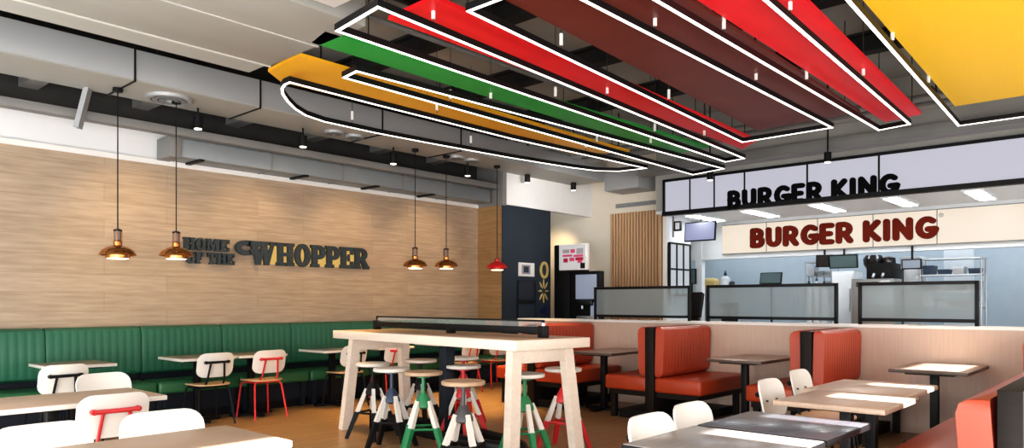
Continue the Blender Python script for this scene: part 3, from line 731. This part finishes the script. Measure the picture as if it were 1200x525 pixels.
# dark blue wall ornaments
NY = 8.52
def rectY(px0, py0, px1, py1, Y): a, b = onY(px0, py0, Y), onY(px1, py1, Y); c, d = onY(px0, py1, Y), onY(px1, py0, Y); return a.x, b.x, (b.z + c.z) / 2, (a.z + d.z) / 2
x0, x1, z0, z1 = rectY(607, 308, 625, 324, NY)
t = thing('framed_picture', 'small white framed picture on the dark blue wall', 'picture', ((x0 + x1) / 2, NY, (z0 + z1) / 2))
hx, hz_ = (x1 - x0) / 2, (z1 - z0) / 2
MB().box(-hx, -.03, -hz_, hx, -.001, hz_, .006).build('frame', M['whitetrim'], t)
part(MB().box(-hx * .68, -.034, -hz_ * .68, hx * .42, -.029, hz_ * .68).build('mount', M['greyprint'], t), 'grey picture')
part(MB().box(-hx * .45, -.037, -hz_ * .45, hx * .2, -.033, hz_ * .45).build('print', M['navy'], t), 'dark blue centre')
x0, x1, z0, z1 = rectY(605.5, 329, 627, 376, NY)
t = thing('wall_display', 'tall black panel on the dark blue wall under the framed picture', 'panel', ((x0 + x1) / 2, NY, (z0 + z1) / 2))
hx, hz_ = (x1 - x0) / 2, (z1 - z0) / 2
MB().box(-hx, -.02, -hz_, hx, -.001, hz_, .004).build('casing', M['black'], t)
part(MB().box(-hx * .9, -.024, -.02, hx * .9, -.019, hz_ * .96).build('display', M['dkglass'], t), 'black glass upper half')
part(MB().box(-hx * .9, -.024, -hz_ * .96, hx * .9, -.019, -.06).build('lower_plate', M['navy'], t), 'slate lower half')
c = onY(637, 316.5, NY)
w = MB()
for q in ring_polys(c.x, c.z, .115, .155, .075, .11, 0, 360, 24): w.prism(q, lambda u, v, d: (u, NY - .001 - d, v), 0, .03)
tag(w.build('wall_ornament', M['goldpaint']), 'pale gold oval ring on the dark blue wall right of the framed picture', 'ornament')
c = onY(636.5, 341, NY)
t = thing('wall_ornament', 'star of pale gold petals on the dark blue wall below the gold ring', 'ornament', (c.x, NY, c.z))
for i in range(8):
    an = i * PI / 4; L = .19 if i % 4 in (0, 2) else .2
    d = Vector((math.cos(an), math.sin(an))); n = Vector((-d.y, d.x))
    pl = [d * .05, d * L * .6 + n * .017, d * L, d * L * .6 - n * .017]
    MB().prism([(p.x * .8, p.y * 1.15) for p in pl], lambda u, v, dd: (u, -.001 - dd, v), 0, .02).build('petal', M['goldpaint'], t)
c = onY(637, 364, NY)
t = tag(MB().prism(disc((c.x, c.z), .09), lambda u, v, d: (u, NY - .001 - d, v), 0, .02).build('wall_ornament', mat('deep_blue_paint', (.01, .012, .06), .4)), 'deep blue round ornament low on the dark blue wall', 'ornament')

# ------------------------------------------------------------------ upholstery
def scallop(w, d, n, z, ins, depth, rnd=.02, per=5):
    """closed outline: flat back at y=0, channelled front at y=-d (towards -y)"""
    pts = [(w / 2 - ins, 0, z), (-w / 2 + ins, 0, z)]
    N = n * per
    for i in range(N + 1):
        u = i / N; x = -w / 2 + ins + (w - 2 * ins) * u
        f = abs(math.sin(PI * u * n)) ** .5
        pts.append((x, -(d - depth + depth * f), z))
    return pts
def channel_cushion(mb, w, h, d, n, depth=.018, lean=0., z0=0.):
    lv = [(0, .02, .5), (.03, .0, .85), (.08, 0, 1), (h - .08, 0, 1), (h - .03, 0, .88), (h - .008, .012, .6), (h, .03, .35)]
    rings = []
    for z, ins, k in lv:
        r = scallop(w, d * k, n, z0 + z, ins, depth * k)
        rings.append([(x, y + lean * z / h, zz) for x, y, zz in r])
    return mb.loft(rings)

# green banquette modules along the wood wall
GB = 8.98
mods = [3.42 + .975 * i for i in range(-4, 6)]
order_words = ['far left, out past the pendants', 'left end beside the leftmost pendant lamp', 'below the leftmost pendant', 'below the second pendant', 'left of the wall lettering', 'behind the black framed chair', 'behind the red framed chair',
               'right of the red framed chair', 'left of the wall corner', 'at the wall corner']
def bench_unit():
    t = thing('banquette_unit', '', 'bench', (0, 0, 0), 0, 'green banquette units along the wood wall')
    W = .965
    channel_cushion(MB(), W, .56, .13, 12, .006, .03, .52).build('backrest', M['greenvinyl'], t)
    w = MB(); w.box(-W / 2, -.58, .32, W / 2, -.10, .46, .035, 3); w.build('seat', M['greenseat'], t)
    MB().box(-W / 2, -.50, .10, W / 2, .09, .32).build('base', M['benchbase'], t)
    MB().box(-W / 2, -.02, .32, W / 2, .09, 1.07).build('back_board', M['benchbase'], t)
    for sx in (-1, 1): MB().box(sx * (W / 2 - .08) - .025, -.54, 0, sx * (W / 2 - .08) + .025, -.49, .32).build('leg', M['benchbase'], t)
    MB().box(-W / 2 + .02, -.46, 0, W / 2 - .02, .05, .10).build('plinth', M['black'], t)
    return t
labs = ['green channelled bench unit furthest left along the wood wall', 'green channelled bench unit second from left along the wood wall', 'green channelled bench unit below and left of the leftmost copper pendant',
        'green channelled bench unit below the leftmost copper pendant', 'green channelled bench unit behind the white chair with black frame', 'green channelled bench unit behind the white chair with red frame',
        'green channelled bench unit right of the red framed chair', 'green channelled bench unit behind the left end of the high table', 'green channelled bench unit beside the last one at the wall corner', 'green channelled bench unit at the corner of the wood wall']
proto = bench_unit()
for i, X in enumerate(mods):
    o = proto if i == 0 else copy_tree(proto)
    o.location = (X + .4875, GB, 0); o['label'] = labs[i]
    if X + .975 > 9.2:
        o.scale.x = (9.18 - X) / .975; o.location.x = (X + 9.18) / 2

# booths
def booth(y, label, right_seat=True, left_seat=True):
    t = thing('booth_bench', label, 'booth', (7.84, y, 0), 0, 'orange booth benches at the partition')
    x0, x1 = -.60, .56
    W = x1 - x0; xc = (x0 + x1) / 2
    MB().box(x0 - .02, -.055, .0, x1, .055, 1.07, .004).build('side_panel', M['blackwood'], t)
    for s, on in ((-1, right_seat), (1, left_seat)):
        if not on: continue
        cu = channel_cushion(MB(), W - .02, .57, .11, 16, .006, -.015, 0)
        o = cu.build('backrest', M['orange'], t); o.location = (xc + .0, .053 * s, .505); o.rotation_euler = (math.radians(0), 0, 0 if s < 0 else PI)
        MB().box(x0, min(s * .05, s * .63), .33, x1, max(s * .05, s * .63), .50, .03, 3).build('seat', M['orangeseat'], t)
        MB().box(x0 + .04, min(s * .05, s * .58), .27, x1, max(s * .05, s * .58), .33).build('seat_frame', M['blackwood'], t)
        for xx in (x0 + .07, x1 - .08): MB().box(xx - .03, s * .53 - .03, 0, xx + .03, s * .53 + .03, .28).build('leg', M['blackwood'], t)
    MB().box(x0 + .05, -.45, 0, x1, .45, .10).build('plinth', M['black'], t)
    return t
booth(6.18, 'orange double booth furthest from the front, beside the drinks machine')
booth(4.40, 'orange double booth in the middle with dark side panel between its backs')
booth(2.64, 'orange double booth at right whose back rises behind the two white chairs')
booth(.72, 'orange double booth nearest the right edge by the partition')
# orange bench in front right
t = thing('orange_bench', 'orange bench in the bottom right corner facing the wooden tables', 'bench', (5.3, .95, 0))
MB().box(-1.3, -.34, .32, .95, .27, .50, .03, 3).build('seat', M['orangeseat'], t)
o = channel_cushion(MB(), 2.24, .42, .15, 26, .006, -.03, 0).build('backrest', M['orange'], t)
o.location = (-.175, -.36, .48); o.rotation_euler.z = PI
MB().box(-1.3, -.46, 0, .95, -.36, .95, .004).build('back_board', M['blackwood'], t)
MB().box(-1.26, -.36, 0, .91, .18, .32).build('base', M['blackwood'], t)

# ------------------------------------------------------------------ tables
def table(cx, cy, wx, wy, h, top, edge, label, group, rz=0., px=0., py=0., base=True):
    t = thing('cafe_table', label, 'table', (cx, cy, 0), rz, group)
    MB().box(-wx / 2, -wy / 2, h - .032, wx / 2, wy / 2, h - .003, .004).build('table_edge', edge, t)
    part(MB().box(-wx / 2 + .006, -wy / 2 + .006, h - .006, wx / 2 - .006, wy / 2 - .006, h, .002).build('tabletop', top, t), 'laminate top surface')
    MB().box(px - .035, py - .035, .03, px + .035, py + .035, h - .03, .006).build('pedestal', M['black'], t)
    MB().box(px - min(.22, wx * .33), py - .2, h - .05, px + min(.22, wx * .33), py + .2, h - .031).build('top_bracket', M['black'], t)
    w = MB(); w.box(px - .26, py - .04, 0, px + .26, py + .04, .03, .006); w.box(px - .04, py - .26, 0.0005, px + .04, py + .26, .0305, .006)
    w.build('base', M['black'], t)
    return t
gB = 'small tables along the green banquette'
for X, lab in ((2.52, 'pale cafe table at the left edge against the green banquette'), (3.79, 'pale cafe table against the green banquette with the black framed chair'), (4.45, 'pale cafe table against the banquette behind the red framed chair'),
               (5.60, 'pale cafe table against the banquette left of the high table leg'), (6.45, 'pale cafe table against the banquette behind the left leg pair of the high table'), (7.6, 'pale cafe table against the banquette seen under the high table')):
    table(X, 8.26, .62, .62, .74, M['tablebrown'] if X < 5 else M['tablegrey'], M['paleedge'], lab, gB)
table(1.46, 5.18, 1.15, .64, .75, M['tabletan'], M['paleedge'], 'tan table behind the white chair with red bracket at left', 'tan tables at the left front')
table(1.14, 3.15, 1.18, .60, .75, M['tabletan'], M['paleedge'], 'tan table across the bottom left corner', 'tan tables at the left front')
gR = 'booth tables at the partition'
table(7.85, 5.32, 1.02, .64, .74, M['tablebrown'], M['brownedge'], 'brown booth table between the furthest and middle booths', gR, px=-.2)
table(7.85, 3.45, 1.0, .62, .74, M['tablebrown'], M['brownedge'], 'brown booth table between the middle and right booths', gR, px=-.2)
table(7.88, 1.62, 1.0, .64, .74, M['tablebrown'], M['brownedge'], 'brown booth table with a sunlit top at the right edge', gR, px=-.2)
gF = 'tables in the front right row'
table(4.80, 1.50, .74, .64, .75, M['tabletan'], M['tabletan'], 'light wood table in front of the orange booth, nearer of two', gF)
table(5.60, 1.58, .86, .66, .75, M['tabletan'], M['tabletan'], 'light wood table touching the first, further of two', gF)
table(3.60, 1.42, .62, .63, .75, M['tableblue'], M['black'], 'blue-grey glossy table next to the grey table at bottom right', gF)
table(2.94, 1.42, .64, .63, .75, M['tablegrey'], M['black'], 'grey glossy table at the bottom edge right of centre', gF)

# ------------------------------------------------------------------ chairs
def rrect(w, h, r, n=5):
    pts = []
    for cx, cy, a in ((w / 2 - r, h / 2 - r, 0), (-w / 2 + r, h / 2 - r, 90), (-w / 2 + r, -h / 2 + r, 180), (w / 2 - r, -h / 2 + r, 270)):
        for i in range(n + 1): an = math.radians(a + 90 * i / n); pts.append((cx + r * math.cos(an), cy + r * math.sin(an)))
    return pts
def bent_slab(w, h, r, th, place, nx=10):
    """rounded-corner sheet whose points are sent through place(u, v, d)"""
    mb = MB(); bm = mb.bm
    def width_at(v):
        k = abs(v) - (h / 2 - r)
        return w / 2 if k <= 0 else w / 2 - r + math.sqrt(max(0, r * r - k * k))
    vs = [-h / 2 + r * (1 - math.cos(PI / 2 * i / 5)) for i in range(6)]
    vs = vs + [-v for v in vs[::-1]]
    F, Bk = [], []
    for v in vs:
        ww = max(width_at(v), .004)
        F.append([bm.verts.new(place(ww * (2 * i / nx - 1), v, th / 2)) for i in range(nx + 1)])
        Bk.append([bm.verts.new(place(ww * (2 * i / nx - 1), v, -th / 2)) for i in range(nx + 1)])
    R = len(vs)
    for a in range(R - 1):
        for i in range(nx):
            bm.faces.new((F[a][i], F[a][i + 1], F[a + 1][i + 1], F[a + 1][i])); bm.faces.new((Bk[a][i], Bk[a + 1][i], Bk[a + 1][i + 1], Bk[a][i + 1]))
        bm.faces.new((F[a][0], F[a + 1][0], Bk[a + 1][0], Bk[a][0])); bm.faces.new((F[a][nx], Bk[a][nx], Bk[a + 1][nx], F[a + 1][nx]))
    for i in range(nx):
        bm.faces.new((F[0][i], Bk[0][i], Bk[0][i + 1], F[0][i + 1])); bm.faces.new((F[-1][i], F[-1][i + 1], Bk[-1][i + 1], Bk[-1][i]))
    return mb
def make_chair(m):
    t = thing('cafe_chair', '', 'chair')
    ti = math.radians(12)
    def back_pl(u, v, d): # front faces +y
        y = -.215 + .75 * u * u - math.sin(ti) * v + d
        return (u, y, .667 + math.cos(ti) * v)
    o = bent_slab(.41, .275, .085, .014, back_pl).build('backrest', M['shell'], t, 50)
    for sx in (-1, 1): MB().cyl((sx * .085, -.185, .655), (sx * .085, -.20, .655), .007, 8).build('bolt', M['greymetal'], o)
    def seat_pl(u, v, d): return (u, v, .445 - .12 * max(0, v - .12) ** 1.0 * 1.2 + .25 * u * u * .6 + d)
    part(bent_slab(.40, .40, .10, .014, seat_pl).build('seat', M['seatwood'], t, 50), 'light wood seat')
    MB().tube([(-.15, -.15, .425), (.15, -.15, .425), (.15, .14, .415), (-.15, .14, .415), (-.15, -.15, .425)], .011).build('seat_frame', m, t)
    for sx in (-1, 1):
        MB().tube([(sx * .15, .13, .42), (sx * .17, .16, .39), (sx * .205, .20, 0)], .011).build('leg', m, t)
        MB().tube([(sx * .15, -.14, .42), (sx * .17, -.16, .39), (sx * .205, -.235, 0)], .011).build('leg', m, t)
    w = MB()
    for sx in (-1, 1): w.tube([(sx * .10, -.10, .425), (sx * .10, -.16, .44), (sx * .095, -.205, .52), (sx * .075, -.245, .70)], .011)
    w.cyl((-.125, -.252, .70), (.125, -.252, .70), .014, 10)
    for sx in (-1, 1): w.cyl((sx * .125, -.252, .70), (sx * .125, -.212, .70), .018, 8)
    w.build('back_bracket', m, t)
    return t
protos = {}
def chair(x, y, rz, colour, label, group):
    if colour not in protos: o = protos[colour] = make_chair(M[{'black': 'black', 'red': 'redmetal'}[colour]])
    else: o = copy_tree(protos[colour])
    o.location = (x, y, 0); o.rotation_euler = (0, 0, rz); o['label'] = label; o['group'] = group
gc = 'white shell chairs along the green banquette'
chair(3.79, 8.0, .0, 'black', 'white chair with black frame beside the red framed chair at the banquette', gc)
chair(4.44, 8.0, 0, 'red', 'white chair with red frame at the banquette left of the high table', gc)
chair(5.65, 8.04, .05, 'black', 'white chair with black frame partly behind the left leg of the high table', gc)
chair(6.40, 8.06, -.05, 'red', 'white chair with red frame seen under the left end of the high table', gc)
chair(7.7, 7.95, .1, 'red', 'white chair with red frame furthest along the banquette, seen under the high table', gc)
chair(8.45, 8.0, -.2, 'red', 'white chair with red frame at the end of the banquette below the red pendant', gc)
c = onZ(93, 416, .82); chair(c.x - .42, 7.55, .1, 'black', 'white chair with black frame cut by the left edge at the banquette', gc)
gl_ = 'white shell chairs at the tan tables'
chair(1.68, 4.97, .0, 'red', 'white chair seen from behind with red bracket at lower left', gl_)
chair(2.12, 5.98, PI + .1, 'black', 'white rounded chair back behind the tan table at left', gl_)
chair(1.55, 3.58, PI - .05, 'black', 'white chair facing the front behind the bottom left table', gl_)
chair(1.03, 3.58, PI, 'black', 'white chair at the far left edge of the bottom left table', gl_)
gr_ = 'white shell chairs in the front right row'
chair(3.11, 1.68, PI, 'black', 'white chair at the bottom behind the grey glossy table', gr_)
chair(3.62, 1.73, PI, 'black', 'white chair behind the blue-grey glossy table', gr_)
chair(5.13, 1.92, PI, 'black', 'white chair at the near light wood table by the orange booth', gr_)
chair(6.02, 2.04, PI, 'black', 'white chair at the far light wood table before the orange booth back', gr_)

# ------------------------------------------------------------------ high communal table
AX, AY, RZ = 4.26, 3.79, -math.radians(6)
t = thing('high_table', 'long high whitewashed wooden table on thick splayed legs in the centre', 'table', (AX, AY, 0), RZ)
L, W, TH = 2.95, .86, 1.055
part(MB().box(.05, .05, TH - .02, W - .05, L - .05, TH + .001, .002).build('top_inlay', M['hightop'], t), 'warmer oak top surface')
w = MB(); w.box(0, 0, TH - .085, W, L, TH - .001, .006); w.build('tabletop', M['highwood'], t)
for sy, y in ((-1, .17), (1, L - .25)):
    for sx, x in ((-1, .13), (1, W - .13)):
        MB().bar((x + sx * .09, y + sy * .06, 0), (x, y, TH - .08), .105, .085, .10, .08, ref=(0, 1, 0)).build('leg', M['highwood'], t)
    MB().box(.13, y - .035, TH - .20, W - .13, y + .035, TH - .085, .004).build('end_rail', M['highwood'], t)
MB().box(W / 2 - .055, L / 2 - .055, 0, W / 2 + .055, L / 2 + .055, TH - .08, .004).build('centre_post', M['postmetal'], t)
part(MB().tube([(W / 2 + .19 * math.cos(a), L / 2 + (L / 2 - .42) * math.sin(a), .10) for a in [2 * PI * i / 40 for i in range(41)]], .05, 10).build('foot_rail', M['black'], t), 'dark oval foot rail')
for y in (.55, L - .55): MB().box(W / 2 - .20, y - .04, 0, W / 2 + .20, y + .04, .06).build('rail_foot', M['black'], t)
t2 = thing('table_divider', 'low black framed glass divider standing along the middle of the high table', 'divider', t.location + Vector((0, 0, TH + .001)), RZ)
dx = W * .56
MB().box(dx - .03, .19, .03, dx + .03, L - .12, .09, .004).build('lower_rail', M['black'], t2)
MB().box(dx - .009, .19, .135, dx + .009, L - .12, .15).build('upper_rail', M['black'], t2)
part(MB().box(dx - .003, .20, .085, dx + .003, L - .13, .136).build('glass_pane', M['clear'], t2), 'clear glass strip')
for y in (.19, L / 2, L - .12): MB().box(dx - .035, y - .035, 0, dx + .035, y + .035, .10 if y != L / 2 else .08, .004).build('post', M['black'], t2)
for y in (.19, L - .12): MB().box(dx - .009, y - .009, .08, dx + .009, y + .009, .15).build('upright', M['black'], t2)
part(MB().cyl((dx, .19, .10), (dx, .19, .125), .02, 10).build('cap', M['brass'], t2), 'steel cap')

# ------------------------------------------------------------------ stools
def make_stool(hub, foot, seatm):
    t = thing('round_stool', '', 'stool', (0, 0, 0), 0, 'adjustable round stools at the high table')
    MB().lathe([(.02, .715), (.155, .715), (.17, .722), (.171, .742), (.165, .75), (.0001, .751)], n=32).build('seat', seatm, t)
    MB().cyl((0, 0, .42), (0, 0, .715), .017, 12).build('screw_post', hub, t)
    MB().lathe([(.06, .695), (.06, .715), (.02, .716)]).build('seat_plate', hub, t)
    MB().lathe([(.03, .56), (.045, .53), (.075, .47), (.078, .44), (.03, .42)], n=16).build('hub', hub, t)
    for i in range(4):
        a = PI / 4 + i * PI / 2; c, s = math.cos(a), math.sin(a)
        P = lambda z: (c * (.06 + .20 * (.50 - z) / .50), s * (.06 + .20 * (.50 - z) / .50), z)
        leg = MB().bar(P(.25), P(.49), .042, .042, .034, .034).build('leg', M['legwhite'], t)
        part(MB().bar(P(0), P(.262), .036, .036, .048, .048).build('leg_shoe', foot, leg), 'coloured lower half of the leg')
    r = .06 + .20 * .25 / .5
    for i in range(4):
        a, b = PI / 4 + i * PI / 2, PI / 4 + (i + 1) * PI / 2
        MB().cyl((r * math.cos(a), r * math.sin(a), .255), (r * math.cos(b), r * math.sin(b), .255), .011, 8).build('stretcher', foot, t)
    return t
cols = {'black': ('black', 'black'), 'blue': ('bluemetal', 'black'), 'green': ('greenmetal', 'greenmetal'), 'grey': ('greymetal', 'black'), 'red': ('redmetal', 'redmetal')}
sp = {}
def stool(px, py, colour, rz, label, h=.75, seat='legwhite'):
    p = onZ(px, py, h)
    if (colour, seat) not in sp: o = sp[(colour, seat)] = make_stool(M[cols[colour][0]], M[cols[colour][1]], M[seat])
    else: o = copy_tree(sp[(colour, seat)])
    o.location = (p.x, p.y, 0); o.rotation_euler = (0, 0, rz); o['label'] = label
stool(437, 425, 'black', .2, 'round stool with black lower legs at the left leg of the high table')
stool(459, 431, 'blue', .6, 'round stool with dark blue hub between the black and green stools')
stool(493, 421, 'black', .3, 'round stool with a pale seat on the far side behind the green stool', seat='highwood')
stool(496, 435, 'green', .9, 'round stool with green hub and green lower legs on the near side', seat='hightop')
stool(543, 446, 'grey', .5, 'round stool with dark grey hub in front, nearest the camera', seat='hightop')
stool(543, 427.5, 'red', .1, 'round stool with red hub behind the dark centre post')
stool(543, 418, 'red', .4, 'furthest round stool beyond the dark centre post with red legs')
stool(615, 437.5, 'green', .3, 'round stool with green hub between the right end legs of the high table')
stool(660, 431, 'red', .2, 'round stool with red legs at the right end of the high table')

# ------------------------------------------------------------------ pendants
def pendant(X, Y, z, label, shade, k=1., grp='copper pendant lamps along the banquette'):
    t = thing('pendant_lamp', label, 'lamp', (X, Y, z), 0, grp)
    sh = MB()
    sh.lathe([(.035, .075), (.05, .070), (.10, .055), (.150, .025), (.175, -.015), (.178, -.03), (.172, -.03), (.165, -.012), (.14, .02), (.11, .03), (.11, .015)], caps=False)
    o = sh.build('shade', shade, t, 60)
    MB().lathe([(.118, .02), (.120, -.02), (.115, -.062), (.109, -.062), (.112, -.02), (.11, .02)], caps=False).build('inner_ring', shade, o, 60)
    part(MB().lathe([(.0005, -.048), (.105, -.05), (.105, -.06), (.09, -.066), (.0005, -.07)], caps=False).build('diffuser', M['bulb'], t), 'glowing warm diffuser')
    MB().lathe([(.035, .07), (.042, .075), (.042, .115), (.028, .125), (.02, .13)]).build('collar', shade, t)
    if k:
        MB().lathe([(.02, .125), (.034, .13), (.034, .225), (.025, .232)]).build('socket', M['smoke'], t)
        MB().lathe([(.04, .222), (.042, .226), (.042, .238), (.012, .25)]).build('socket_cap', M['black'], t)
        for a in range(3):
            MB().cyl((.042 * math.cos(a * 2.1), .042 * math.sin(a * 2.1), .12), (.042 * math.cos(a * 2.1), .042 * math.sin(a * 2.1), .23), .005, 6).build('cage_bar', M['copper'], t)
    MB().lathe([(.05, 3.56 - z), (.05, 3.598 - z)], n=16).build('ceiling_rose', M['black'], t)
    MB().cyl((0, 0, .13 if not k else .24), (0, 0, 3.60 - z), .006, 6).build('cord', M['black'], t)
PY = 8.18
for px, py, lab in ((138, 296, 'copper dome pendant lamp furthest left over the banquette'), (206.5, 297, 'copper dome pendant lamp overlapping the first letters of the wall lettering'),
                    (486.5, 309.5, 'copper dome pendant lamp right of the wall lettering, left of that pair'), (523, 310, 'copper dome pendant lamp nearest the corner of the wood wall')):
    p = onY(px, py, PY); pendant(p.x, p.y, p.z, lab, M['copper'])
p = onY(582.5, 312, PY); pendant(p.x, p.y, p.z, 'small red pendant lamp beside the dark blue wall', M['redlamp'], 0, 'red pendant lamp')

# ------------------------------------------------------------------ lights
def area(name, loc, rot, sx, sy, e, col=(1, 1, 1)):
    l = bpy.data.lights.new(name, 'AREA'); l.shape = 'RECTANGLE'; l.size = sx; l.size_y = sy; l.energy = e; l.color = col
    o = bpy.data.objects.new(name, l); COL.objects.link(o); o.location = loc; o.rotation_euler = rot; return o
area('daylight_fill_west', (-2.6, 4.0, 1.9), (0, math.radians(-100), 0), 2.8, 9.0, 250, (.93, .97, 1))  # added fill lamp standing in for daylight at the west opening
area('fill_south', (5.0, -1.1, 1.5), (math.radians(112), 0, 0), 11, 2.6, 380, (1, .98, .95))  # added fill lamp inside the closed wall, tilted up towards the panels
def spotl(loc, target, e, ang, col, blend=.8, r=.08):
    l = bpy.data.lights.new('spot_beam', 'SPOT'); l.energy = e; l.spot_size = math.radians(ang); l.spot_blend = blend; l.color = col; l.shadow_soft_size = r
    o = bpy.data.objects.new('spot_beam', l); COL.objects.link(o); o.location = loc
    o.rotation_euler = (Vector(target) - Vector(loc)).to_track_quat('-Z', 'Y').to_euler()
WARM = (1, .72, .40)
for x in (3.4, 4.9, 6.4, 7.9): spotl((x, 7.6, 3.3), (x, 9.1, 2.0), 75, 66, WARM, .9)
for x, y, e in ((4.5, 6.95, 420), (6.35, 7.2, 620), (7.5, 6.9, 620)): spotl((x, y, 3.3), (x, y, 0), e, 58, (1, .64, .24))
spotl((11.2, 9.0, 2.9), (11.6, 9.4, 2.0), 40, 120, (1, .78, .48))
for y in (1.2, 3.2, 5.2): spotl((10.6, y, 3.3), (9.4, y, 0), 140, 110, (1, .93, .85))
spotl((9.0, 6.6, 3.2), (10.6, 8.5, 2.6), 120, 90, (1, .95, .9))  # extra spot without a fixture, added to brighten the white upper wall
area('kitchen_rear_fill', (14.9, 4.0, 2.9), (0, 0, 0), 1.8, 8.5, 85, (.86, .94, 1))  # added lamp hidden behind the sign beam to brighten the rear kitchen
area('panel_fill_left', (-.6, 5.6, .5), (0, math.radians(-138), 0), 2.0, 2.5, 170, (1, .97, .93))  # added out-of-view lamp, lifts the gold panel as if by floor bounce
area('panel_fill', (-1.2, .3, .5), (math.radians(115), 0, math.radians(-60)), 3.0, 1.2, 300, (1, .97, .92))  # added lamp behind the camera, brightens the colour panels from below
l = bpy.data.lights.new('sun', 'SUN'); l.energy = 45; l.angle = math.radians(.6); l.color = (1, .96, .9)
o = bpy.data.objects.new('sun', l); COL.objects.link(o); o.rotation_euler = (math.radians(55), 0, 0); o.location = (4, -8, 8)

W_ = bpy.data.worlds.new('world'); S.world = W_; W_.use_nodes = True
bg = W_.node_tree.nodes['Background']
bg.inputs[0].default_value = (.9, .95, 1, 1); bg.inputs[1].default_value = .9

# ------------------------------------------------------------------ camera
cam = bpy.data.cameras.new('camera'); cam.sensor_width = 36; cam.lens = FPX / 1200 * 36; cam.shift_y = (HOR - 262.5) / 1200
cam.clip_start = .05
co = bpy.data.objects.new('camera', cam); COL.objects.link(co); co.location = (0, 0, EYE)
co.rotation_euler = (math.radians(90), 0, math.atan2(-FX, FY)); S.camera = co
S.view_settings.view_transform = 'Standard'; S.view_settings.look = 'Medium High Contrast'; S.view_settings.exposure = -0.28
